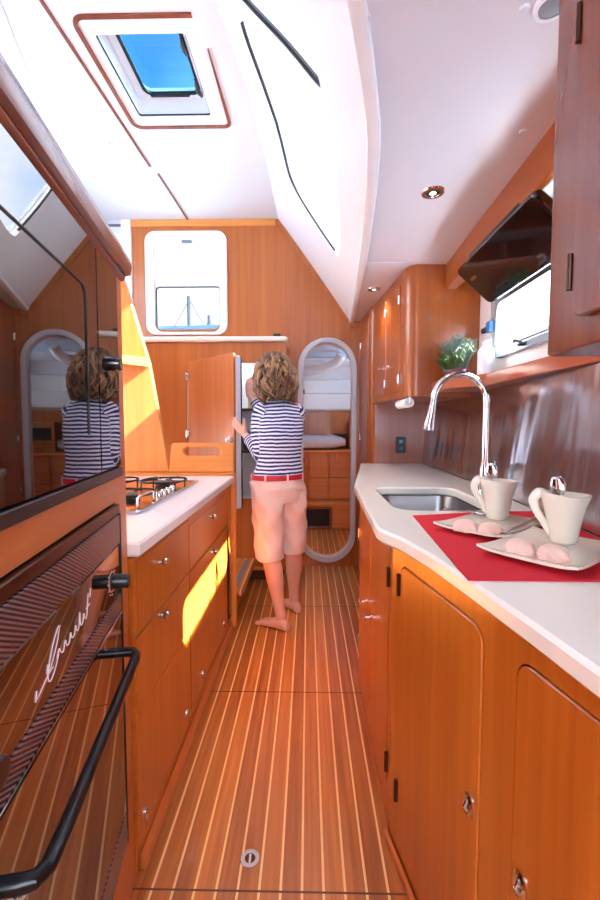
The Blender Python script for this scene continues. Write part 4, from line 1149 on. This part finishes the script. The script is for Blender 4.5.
# ---------------------------------------------------------------- table setting
MZ = CZ + .002
single('placemat', plate(B(), [(.33, 1.335), (.297, .79), (.715, .785), (.728, 1.1), (.772, 1.52), (.60, 1.425)], [], XY, CZ + .0005, CZ + .003, .0008) if 0 else plate(B(), [(.33, 1.345), (.296, .785), (.718, .782), (.738, 1.12), (.755, 1.30), (.763, 1.42), (.60, 1.415)], [], XY, CZ + .0004, CZ + .003, .0008), M['mat'], 'red cloth placemat on the ivory worktop', 'placemat')
PZ = CZ + .003
def dish(c, ax, lx, ly, label):
    c = V(c); a = V((ax[0], ax[1])).normalized(); b = V((-a.y, a.x))
    bm = B()
    n = 12
    def top(i, j, dz):
        u, v = i / n * 2 - 1, j / n * 2 - 1
        k = max(abs(u), abs(v)); lift = .011 * max(0, (k - .45) / .55) ** 1.6 + .006 * (abs(u) * abs(v)) ** 4
        p = c + a * (u * lx) + b * (v * ly)
        return V((p.x, p.y, PZ + .001 + lift + dz))
    up = [[bm.verts.new(top(i, j, .0055)) for j in range(n + 1)] for i in range(n + 1)]
    dn_ = [[bm.verts.new(top(i, j, 0)) for j in range(n + 1)] for i in range(n + 1)]
    for i in range(n):
        for j in range(n):
            bm.faces.new((up[i][j], up[i + 1][j], up[i + 1][j + 1], up[i][j + 1]))
            bm.faces.new((dn_[i][j], dn_[i][j + 1], dn_[i + 1][j + 1], dn_[i + 1][j]))
    for i in range(n):
        for (p, q) in (((i, 0), (i + 1, 0)), ((i + 1, n), (i, n)), ((0, i + 1), (0, i)), ((n, i), (n, i + 1))):
            bm.faces.new((up[p[0]][p[1]], dn_[p[0]][p[1]], dn_[q[0]][q[1]], up[q[0]][q[1]]))
    return single('square_saucer', bm, M['china'], label, 'saucer', 'white saucers on the red placemat', smooth=50, base=(c.x, c.y, PZ))
dish((.508, 1.178), (.76, .65), .138, .096, 'white square saucer farther back on the red placemat, near the sink')
dish((.540, .948), (.78, .62), .135, .100, 'white square saucer nearest on the red placemat')
def cup(c, z, hgt, label, hdir):
    t = thing('cup', label, 'cup', (c[0], c[1], z), 'flared white cups on the saucers')
    bm = B()
    def sec(r, zz, tw=0, shr=0): return [V((c[0] + q.x, c[1] + q.y, zz)) for q in ell((0, 0, 0), V((cos(tw), sin(tw), 0)), V((-sin(tw), cos(tw), 0)), r - shr, r - shr, 28, .72)]
    R = [(.0235, 0), (.0265, .003), (.030, .03), (.0355, .06), (.042, .09), (.050, hgt)]
    rings = [sec(r, z + q, .5) for r, q in R]
    # lift the rim a touch towards the handle
    hd = V(hdir).normalized()
    def lift(ring, k):
        return [V((p.x, p.y, p.z + k * max(0, (V((p.x - c[0], p.y - c[1])).dot(hd)) / .05))) for p in ring]
    rings[-1] = lift(rings[-1], .006)
    inn = [sec(r - .003, z + q, .5) for r, q in R[::-1]]
    inn[0] = lift(inn[0], .006)
    inn[-1] = sec(.020, z + .006, .5)
    loft(bm, rings + inn)
    obj('body', bm, M['china'], t, smooth=60)
    h3 = V((hd.x, hd.y, 0))
    cc = V((c[0], c[1], z))
    bm = tube(B(), catmull([cc + h3 * .036 + V((0, 0, hgt - .004)), cc + h3 * .054 + V((0, 0, hgt + .002)), cc + h3 * .066 + V((0, 0, hgt - .014)), cc + h3 * .062 + V((0, 0, hgt - .036)), cc + h3 * .046 + V((0, 0, hgt - .064)), cc + h3 * .031 + V((0, 0, hgt - .090)), cc + h3 * .022 + V((0, 0, hgt - .104))], 6), [.008, .012, .011, .009, .008, .007, .004], 12, flat=.45)
    obj('handle', bm, M['china'], t)
cz_ = PZ + .0085
cup((.557, 1.262), cz_, .114, 'flared white cup on the farther saucer beside the sink', (-1, .15))
cup((.603, 1.012), cz_, .114, 'flared white cup on the nearest saucer', (-1, .25))
def spoon(pts, bowl_c, bowl_d, up, label, wb=.017, lb=.028, mat='chrome'):
    t = thing('spoon', label, 'spoon', tuple(V(pts[0])), 'teaspoons with the cups')
    obj('handle', tube(B(), catmull(pts, 6), [.0022, .002, .0018], 10, flat=3.6), M[mat], t)
    d = V(bowl_d).normalized(); u = V(up); u = (u - d * u.dot(d)).normalized(); w = d.cross(u)
    bm = B()
    rings = []
    for k in range(1, 10):
        s = -1 + 2 * k / 10; q = math.sqrt(1 - s * s)
        rings.append([V(bowl_c) + d * (s * lb) + w * (wb * q * cos(a)) + u * (.008 * q * (sin(a) if sin(a) > 0 else .55 * sin(a)) - .004) for a in [2 * pi * j / 14 for j in range(14)]])
    loft(bm, rings); obj('bowl', bm, M[mat], t, smooth=80)
spoon([(.55, 1.262, cz_ + .012), (.548, 1.27, cz_ + .07), (.545, 1.275, cz_ + .118)], (.543, 1.278, cz_ + .139), (-.1, .15, 1), (-.6, -.8, .2), 'teaspoon standing bowl up in the cup by the sink')
spoon([(.61, 1.01, cz_ + .012), (.605, 1.02, cz_ + .07), (.60, 1.03, cz_ + .112)], (.598, 1.034, cz_ + .130), (-.1, .2, 1), (-.6, -.8, .2), 'teaspoon standing bowl up in the nearest cup')
spoon([(.462, 1.015, PZ + .028), (.55, 1.105, PZ + .025), (.63, 1.185, PZ + .028)], (.652, 1.207, PZ + .030), (.70, .71, .03), (0, 0, 1), 'long teaspoon lying along the edge of the farther saucer', mat='steel')
spoon([(.495, 1.285, PZ + .024), (.45, 1.262, PZ + .032), (.395, 1.236, PZ + .042)], (.515, 1.294, PZ + .022), (.63, .77, -.1), (0, 0, 1), 'teaspoon lying with its handle over the left corner of the farther saucer')
def meringue(x, y, r, label):
    bm = B()
    n, m_ = 28, 12
    rings = []
    for j in range(m_ + 1):
        f = j / m_; hh = sin(f * pi / 2); rr = cos(f * pi / 2) ** .7
        rings.append([V((x + r * rr * cos(t) * (1 + .16 * sin(6 * t + f * 6)), y + r * rr * sin(t) * (1 + .16 * sin(6 * t + f * 6)), PZ + .0075 + r * .95 * hh)) for t in [2 * pi * k / n for k in range(n)]])
    rings[-1] = [V((x, y, PZ + .0075 + r)) + (p - V((x, y, p.z))) * 0.05 for p in rings[-2]]
    loft(bm, rings)
    return single('meringue', bm, M['meringue'], label, 'meringue', 'pink meringues on the saucers', smooth=60)
meringue(.415, 1.128, .030, 'pink meringue at the left corner of the farther saucer')
meringue(.466, 1.092, .030, 'pink meringue beside the cup base on the farther saucer')
meringue(.464, .936, .030, 'pink meringue at the left on the nearest saucer')
meringue(.510, .890, .030, 'pink meringue at the front on the nearest saucer')
#PERSON#
# ================================================================== PERSON
pf = V((-.5, .866, 0)).normalized(); pr_ = V((.866, .5, 0)).normalized(); UZ = V((0, 0, 1))
wm = thing('person', 'woman from behind in striped top and pink shorts reaching into the open fridge', 'person', (-.15, 2.65, 0))
PEL = V((-.185, 2.65, .86))
LH, RH = PEL - pr_ * .082 + V((0, 0, -.02)), PEL + pr_ * .082 + V((0, 0, -.02))
LK, RK = V((-.235, 2.585, .47)), V((-.098, 2.745, .47))
LA, RA = V((-.160, 2.525, .075)), V((-.092, 2.79, .075))
LS, RS = V((-.283, 2.66, 1.315)), V((-.078, 2.775, 1.315))
LE, LW = V((-.292, 2.665, 1.055)), V((-.405, 2.80, 1.165))
RE, RW = V((-.245, 2.985, 1.225)), V((-.418, 3.065, 1.45))
NB, NT, HC = V((-.185, 2.72, 1.385)), V((-.205, 2.725, 1.47)), V((-.222, 2.735, 1.565))
hf = V((-.60, .78, -.18)).normalized(); hr = V((hf.y, -hf.x, 0)).normalized(); hu = hr.cross(hf).normalized()
def limb(bm, pts, rad, n=14, sub=5):
    P = catmull(pts, sub)
    tube(bm, P, rad, n)
def torso_rings(grow=0.0, zmin=0, zmax=9):
    tab = [(.78, .150, .100), (.86, .162, .118), (.93, .150, .108), (1.02, .128, .092), (1.10, .132, .098), (1.20, .145, .108), (1.27, .146, .100), (1.32, .120, .084), (1.355, .090, .070), (1.385, .066, .058)]
    out = []
    for z, a, b in tab:
        if z < zmin or z > zmax: continue
        t = (z - .86) / (1.385 - .86)
        c = PEL.lerp(NB, max(0, t)); c = V((c.x, c.y, z)) - pf * (.02 * sin(max(0, min(1, t)) * pi))
        out.append(ell(c, pr_, pf, a + grow, b + grow, 24))
    return out
bm = B()
loft(bm, torso_rings())
for H_, K_, A_n in ((LH, LK, LA), (RH, RK, RA)):
    back = -pf
    limb(bm, [H_ + V((0, 0, .03)), H_.lerp(K_, .5), K_, K_.lerp(A_n, .3) + back * .012, K_.lerp(A_n, .65) + back * .002, A_n], [.088, .078, .066, .055, .050, .056, .054, .043, .034, .033])
def foot(A_n, d):
    d = V(d).normalized(); w_ = V((d.y, -d.x, 0))
    heel = V((A_n.x, A_n.y, 0)) - d * .045
    t = B()
    rings = []
    for u, w, h, z0 in ((-.008, .020, .030, .028), (.0, .028, .045, .034), (.03, .032, .062, .044), (.07, .032, .058, .046), (.11, .036, .042, .034), (.15, .042, .028, .024), (.18, .043, .022, .018), (.195, .040, .019, .016)):
        rings.append(ell(heel + d * u + V((0, 0, z0 if z0 > h / 2 else h / 2)), w_, UZ, w, min(h, z0 - .001) if z0 < h else h * .75, 16))
    rings = []
    for u, w, h in ((-.010, .018, .036), (.0, .028, .056), (.03, .033, .085), (.065, .033, .085), (.10, .036, .062), (.135, .042, .048), (.165, .046, .040), (.186, .046, .034)):
        rings.append(ell(heel + d * u + V((0, 0, h / 2 + .001)), w_, UZ, w, h / 2, 16))
    loft(t, rings); merge(bm, t)
    for k in range(5):
        q = (-1 + k * .5)
        r = .0150 if k == 0 else .0118 - .0005 * k
        sgn = q
        b = heel + d * .183 + w_ * (sgn * .034); L = .030 - .004 * k if k else .034
        tube(bm, [b + V((0, 0, .016)), b + d * L * .5 + V((0, 0, .0155)), b + d * L + V((0, 0, .013))], [r, r * 1.05, r * .75], 10)
foot(LA, (-.84, .54, 0)); foot(RA, (-.6, .8, 0))
limb(bm, [LS, LS.lerp(LE, .5) + V((-.01, -.01, 0)), LE, LE.lerp(LW, .45), LW], [.050, .046, .042, .040, .038, .036, .034, .028, .024])
limb(bm, [RS, RS.lerp(RE, .5), RE, RE.lerp(RW, .45), RW], [.050, .046, .042, .040, .038, .036, .034, .028, .024])
limb(bm, [NB + V((0, 0, -.03)), NT, NT.lerp(HC, .6)], [.060, .052, .050, .050], 16)
# head: skull, jaw, nose, ears
def HP(f, r, u): return HC + hf * f + hr * r + hu * u
rings = []
for u, f0, a, b in ((-.118, .062, .018, .020), (-.110, .055, .036, .040), (-.085, .040, .052, .062), (-.05, .022, .064, .080), (-.01, .010, .071, .092), (.03, .004, .074, .096), (.065, .0, .068, .088), (.09, -.002, .052, .068), (.108, -.004, .026, .034)):
    rings.append(ell(HP(f0, 0, u), hr, hf, a, b, 22))
loft(bm, rings)
tube(bm, [HP(.098, 0, .022), HP(.108, 0, .0), HP(.124, 0, -.028), HP(.108, 0, -.036)], [.008, .010, .014, .010], 10)
for q in (-1, 1):
    tube(bm, [HP(-.005, q * .072, .02), HP(-.012, q * .082, .005), HP(-.004, q * .078, -.025)], [.010, .014, .008], 8, flat=.5)
    tube(bm, [HP(.086, q * .018, .032), HP(.088, q * .035, .036), HP(.074, q * .052, .028)], .006, 8)
def hand(wrist, palm_dir, palm_n, thumb_side, curl, spread=.0):
    """palm_n: direction the palm faces; thumb_side: +1/-1 along palm_dir x palm_n"""
    d = V(palm_dir).normalized(); n = V(palm_n); n = (n - d * n.dot(d)).normalized(); w_ = d.cross(n) * thumb_side
    rings = []
    for u, a, b in ((-.012, .022, .018), (.015, .029, .016), (.05, .037, .015), (.078, .038, .0135), (.088, .034, .011)):
        rings.append(ell(wrist + d * u, w_, n, a, b, 16))
    loft(bm, rings)
    for k, (o, L) in enumerate(((.028, .066), (.010, .074), (-.009, .069), (-.026, .054))):
        p = wrist + d * .080 + w_ * o
        pts = [p - d * .02, p]
        a = curl * .35; fd = d + w_ * ((o) * spread * 10)
        fd.normalize()
        for seg, fr in enumerate((.44, .31, .25)):
            dirv = fd * cos(a) + n * sin(a)
            pts.append(pts[-1] + dirv * (L * fr)); a += curl
        tube(bm, catmull(pts, 3), [.0088, .0088, .0082, .0076, .0062], 10)
    p = wrist + d * .022 + w_ * .024
    t1 = p + d * .026 + w_ * .024 + n * .006; t2 = t1 + d * .026 + w_ * .008 + n * .014; t3 = t2 + d * .02 + n * .012
    tube(bm, catmull([p - w_ * .012, p, t1, t2, t3], 3), [.013, .0125, .0105, .0095, .007], 10)
# left hand holds the edge of the fridge door: palm against the edge, fingers over the wooden face
grip = V((Hh.x, Hh.y)) + dd * DW
hand(LW, V((-.115, .035, .125)), V((dn.x, dn.y, 0)), -1, .16, .35)
hand(RW, V((.01, .06, .22)), V((.35, .9, -.25)), -1, .42, .1)
body = remeshed(bm, .0048, 5, .5)
bo_ = obj('body', body, M['skin'], wm, smooth=180)
# face details
for q in (-1, 1):
    e_ = obj('eye', lathe(B(), [(0, -.011), (.006, -.0095), (.0105, -.004), (.0105, .004), (.006, .0095), (0, .011)], HP(.077, q * .031, .018), 14, (hf, hr, hu)), M['eye'], wm)
    obj('iris', lathe(B(), [(0, .0090), (.005, .0090), (.0045, .0118), (0, .0120)], HP(.077, q * .031, .018), 12, (hf, hr, hu)), M['iris'], e_)
obj('mouth', tube(B(), catmull([HP(.088, -.022, -.066), HP(.098, -.006, -.063), HP(.0985, .006, -.063), HP(.088, .022, -.066)], 4), [.003, .006, .006, .003], 8), M['lip'], wm)
# ---- striped top
bm = B()
loft(bm, torso_rings(.012, .92, 1.36) + [ell(NB + V((0, 0, .0)), pr_, pf, .078, .066, 24)])
loft(bm, [ell(V((PEL.x, PEL.y, .925)), pr_, pf, .160, .120, 24), ell(V((PEL.x, PEL.y, .95)), pr_, pf, .160, .119, 24)])
lsl = [LS + V((.03, .0, .02)), LS + V((-.006, 0, -.02)), LS.lerp(LE, .5) + V((-.014, -.012, 0)), LE + V((.004, -.006, -.008)), LE.lerp(LW, .45), LE.lerp(LW, .84)]
rsl = [RS + V((-.03, .0, .02)), RS + V((.006, .0, -.02)), RS.lerp(RE, .5), RE + V((0, 0, -.006)), RE.lerp(RW, .45), RE.lerp(RW, .80)]
SR = [.056, .062, .058, .054, .052, .053, .050, .045, .041, .038]
limb(bm, lsl, SR); limb(bm, rsl, SR)
shirt = remeshed(bm, .0055, 6, .5)
so_ = obj('striped_top', shirt, M['stripe'], wm, smooth=180)
chains = []
for ch in (lsl, rsl):
    P = catmull(ch, 4); acc = 0; segs = []
    for a, b in zip(P, P[1:]):
        segs.append((a, b, acc)); acc += (b - a).length
    chains.append(segs)
me = so_.data
at = me.attributes.new('stripe', 'FLOAT', 'POINT')
wl = world_loc(so_.parent)
for i, v in enumerate(me.vertices):
    p = v.co + wl
    best = None
    for segs in chains:
        for q_, (a, b, acc) in enumerate(segs[3:]):
            ab = b - a; t = max(-4 if q_ == 0 else 0, min(1, (p - a).dot(ab) / ab.length_squared)); d = (a + ab * t - p).length
            if best is None or d < best[0]: best = (d, acc + ab.length * t)
    t = (p.z - .86) / (1.385 - .86); c = PEL.lerp(NB, max(0, min(1, t))); q = V((p.x - c.x, p.y - c.y))
    dt = max(abs(q.dot(V((pr_.x, pr_.y)))) - .105, 0)
    use_arm = best[0] < .068 and (dt > .012 or q.dot(V((pf.x, pf.y))) > .13)
    at.data[i].value = (1.335 - best[1]) if use_arm else p.z + .10 * abs(q.dot(V((pr_.x, pr_.y)))) * max(0, min(1, (p.z - 1.2) / .15))
obj('neckband', tube(B(), ell(NB + V((0, 0, .004)), pr_, pf + V((0, 0, -.12)), .076, .064, 26), .007, 8, closed=True), plain('navy knit band', srgb(40, 42, 84), .9), wm)
# ---- shorts
bm = B()
loft(bm, [ell(V((PEL.x, PEL.y, z)), pr_, pf, a, b, 28) for z, a, b in ((.76, .150, .110), (.80, .164, .122), (.86, .171, .132), (.90, .167, .126), (.93, .162, .121))])
bk_ = -pf
for H_, K_, s_ in ((LH, LK, -1), (RH, RK, 1)):
    hem = K_ + V((0, 0, -.055))
    P = catmull([H_ + V((0, 0, .05)), H_.lerp(K_, .3) + bk_ * .012, H_.lerp(K_, .7), hem], 6)
    R_ = [.095, .100, .098, .094, .090, .089]
    rings = []
    for k, p in enumerate(P):
        t = k / (len(P) - 1) * (len(R_) - 1); i = min(int(t), len(R_) - 2); r = R_[i] + (R_[i + 1] - R_[i]) * (t - i)
        fold = [1 + .045 * sin(3 * a + k * .8) + .035 * sin(5 * a - k * 1.3) for a in [2 * pi * j / 28 for j in range(28)]]
        e_ = ell(p, pr_, pf, r * .98, r, 28)
        rings.append([p + (q - p) * f_ for q, f_ in zip(e_, fold)])
    loft(bm, rings)
for k in range(26):        # soft cloth folds
    pass
shorts = remeshed(bm, .006, 3, .5)
for v in shorts.verts:
    k = mnoise.noise(V((v.co.x * 14, v.co.y * 14, v.co.z * 9 + v.co.x * 10)))
    v.co += V((v.co.x - PEL.x, v.co.y - PEL.y, 0)).normalized() * .0065 * k
sh_ = obj('shorts', shorts, M['shorts'], wm, smooth=180)
bm = B()
loft(bm, [ell(V((PEL.x, PEL.y, z)), pr_, pf, .163 + g, .121 + g, 36) for z, g in ((.903, .004), (.9035, .0085), (.934, .0065), (.9345, .002))], closed=True)
bt = obj('belt', bm, M['belt'], wm)
for a in (-1.57, -.75, -2.4, .3, 2.9, 1.57):
    c = V((PEL.x, PEL.y, .918)) + pr_ * (.172 * cos(a)) + pf * (.130 * sin(a))
    o = (pr_ * cos(a) / .16 + pf * sin(a) / .12).normalized(); tn = V((-o.y, o.x, 0))
    bm = box(B(), (-.006, -.004, -.025), (.006, .003, .024), .002, frame=lambda u, w, z: c + tn * u + o * w + V((0, 0, z)))
    obj('belt_loop', bm, M['strap'], sh_)
for q in (-1, 1):       # back pockets welts
    pts = [V((PEL.x, PEL.y, .845)) + pr_ * (.172 * cos(a)) + pf * (.131 * sin(a)) for a in [-pi / 2 + q * (.35 + .12 * k) for k in range(6)]]
    obj('pocket_welt', tube(B(), pts, .0035, 6), M['strap'], sh_)
# ---- hair: full wavy bob made of locks over a cap
bm = B()
rings = []
for u, f0, a, b in ((-.145, -.075, .060, .035), (-.10, -.055, .088, .062), (-.05, -.035, .098, .086), (.0, -.022, .102, .100), (.05, -.014, .098, .102), (.09, -.012, .080, .086), (.115, -.012, .050, .056), (.126, -.012, .018, .022)):
    rings.append(ell(HP(f0, 0, u), hr, hf, a, b, 26))
loft(bm, rings)
rnd = random.Random(11)
tone_of = []
cap_n = len(bm.verts)
tones = [.25] * cap_n
for i in range(270):
    # direction on the scalp: mostly back and sides
    th = rnd.uniform(-2.55, 2.55)          # 0 = back of head
    k0 = rnd.uniform(.0, .9)
    tone = min(1, max(0, rnd.gauss(.45, .28) + (.22 if k0 < .35 else 0)))
    sd_ = -hf * cos(th) + hr * sin(th)
    side = hr * cos(th) + hf * sin(th)
    def surf(k, out):
        # k 0 = crown, 1 = tips
        a = min(1, k * 1.25)
        rad = .030 + .078 * sin(min(1, k * 1.5) * pi / 2) + out
        u = .122 - .325 * (k ** 1.2)
        if k > .75: rad -= (k - .75) * .14
        return HP(-.020, 0, u) + sd_ * rad
    L = rnd.uniform(.35, .55); end = min(1.0 if abs(th) < 1.9 else .85, k0 + L)
    ph, am = rnd.uniform(0, 6.3), rnd.uniform(.008, .022)
    pts = []
    m_ = 10; rnd_flip = rnd.random() < .6
    for j in range(m_):
        k = k0 + (end - k0) * j / (m_ - 1)
        t = j / (m_ - 1)
        p = surf(k, .004 + .012 * sin(t * pi) + (.010 * t if t > .7 else 0)) + side * (am * sin(ph + t * 6.5)) + sd_ * (.010 * sin(ph * 2 + t * 7)) + sd_ * (.014 * max(0, t - .75) / .25 * (1 if rnd_flip else -.5))
        pts.append(p)
    n0 = len(bm.verts)
    tube(bm, catmull(pts, 2), [.004, .010, .014, .014, .010, .0015], 7, flat=.6, up=sd_)
    tones += [tone] * (len(bm.verts) - n0)
ho = obj('hair', bm, M['hair'], wm, smooth=180)
ta = ho.data.attributes.new('tone', 'FLOAT', 'POINT')
for i, v in enumerate(ho.data.vertices): ta.data[i].value = tones[i] if i < len(tones) else .4
#ENDPERSON#


# ================================================================== CAMERA, LIGHT, WORLD
cam_d = bpy.data.cameras.new('camera'); cam = bpy.data.objects.new('camera', cam_d); C.objects.link(cam)
cam_d.sensor_fit = 'VERTICAL'; cam_d.sensor_height = 36; cam_d.lens = 36 * 430 / 900
cam_d.clip_start = .02; cam_d.clip_end = 1000
pitch = math.atan(26 / 430); yaw = math.atan(8 / 430 * cos(pitch))
cam.location = (0, 0, 1.24); cam.rotation_euler = (pi / 2 - pitch, 0, yaw)
scene.camera = cam

w = bpy.data.worlds.new('sky'); scene.world = w; w.use_nodes = True
nt = w.node_tree; nt.nodes.clear()
out = nt.nodes.new('ShaderNodeOutputWorld'); bg = nt.nodes.new('ShaderNodeBackground')
tc = nt.nodes.new('ShaderNodeTexCoord')
n = nt.nodes.new('ShaderNodeTexNoise'); n.inputs['Scale'].default_value = 2.6; n.inputs['Detail'].default_value = 7; n.inputs['Roughness'].default_value = .55
nt.links.new(tc.outputs['Generated'], n.inputs['Vector'])
cr = nt.nodes.new('ShaderNodeValToRGB')
cr.color_ramp.elements[0].position = .40; cr.color_ramp.elements[0].color = (.40, .60, .90, 1)
cr.color_ramp.elements[1].position = .60; cr.color_ramp.elements[1].color = (1, 1, 1, 1)
nt.links.new(n.outputs['Fac'], cr.inputs['Fac']); nt.links.new(cr.outputs['Color'], bg.inputs['Color'])
bg.inputs['Strength'].default_value = 3.0
nt.links.new(bg.outputs[0], out.inputs['Surface'])

sun_d = bpy.data.lights.new('sun', 'SUN'); sun_d.energy = 32; sun_d.angle = radians(.6); sun_d.color = (1, .97, .92)
sun = bpy.data.objects.new('sun', sun_d); C.objects.link(sun)
SUN = V((-1.39, .36, -1.2)).normalized()
sun.rotation_euler = SUN.to_track_quat('-Z', 'Y').to_euler(); sun.location = (3, -1, 5)

# cabin lamps: spot under each downlight
for x, y in ((.463, 1.661), (.42, 2.81)):
    l = bpy.data.lights.new('downlight_lamp', 'SPOT'); l.energy = 3; l.spot_size = radians(120); l.spot_blend = .8; l.color = (1, .92, .82); l.shadow_soft_size = .03
    o = bpy.data.objects.new('downlight_lamp', l); C.objects.link(o); o.location = (x, y, ZS - .02)

l = bpy.data.lights.new('fridge_lamp', 'POINT'); l.energy = 1.2; l.shadow_soft_size = .03; l.color = (1, .97, .92)
o = bpy.data.objects.new('fridge_lamp', l); C.objects.link(o); o.location = (-.55, 3.42, 1.71)
scene.view_settings.view_transform = 'Standard'; scene.view_settings.look = 'None'
scene.view_settings.gamma = 1; scene.view_settings.exposure = 1.95
scene.view_settings.use_curve_mapping = False
scene.cycles.use_denoising = True
scene.cycles.max_bounces = 12; scene.cycles.diffuse_bounces = 6; scene.cycles.transparent_max_bounces = 16
scene.cycles.caustics_reflective = False; scene.cycles.caustics_refractive = False
scene.cycles.sample_clamp_indirect = 8
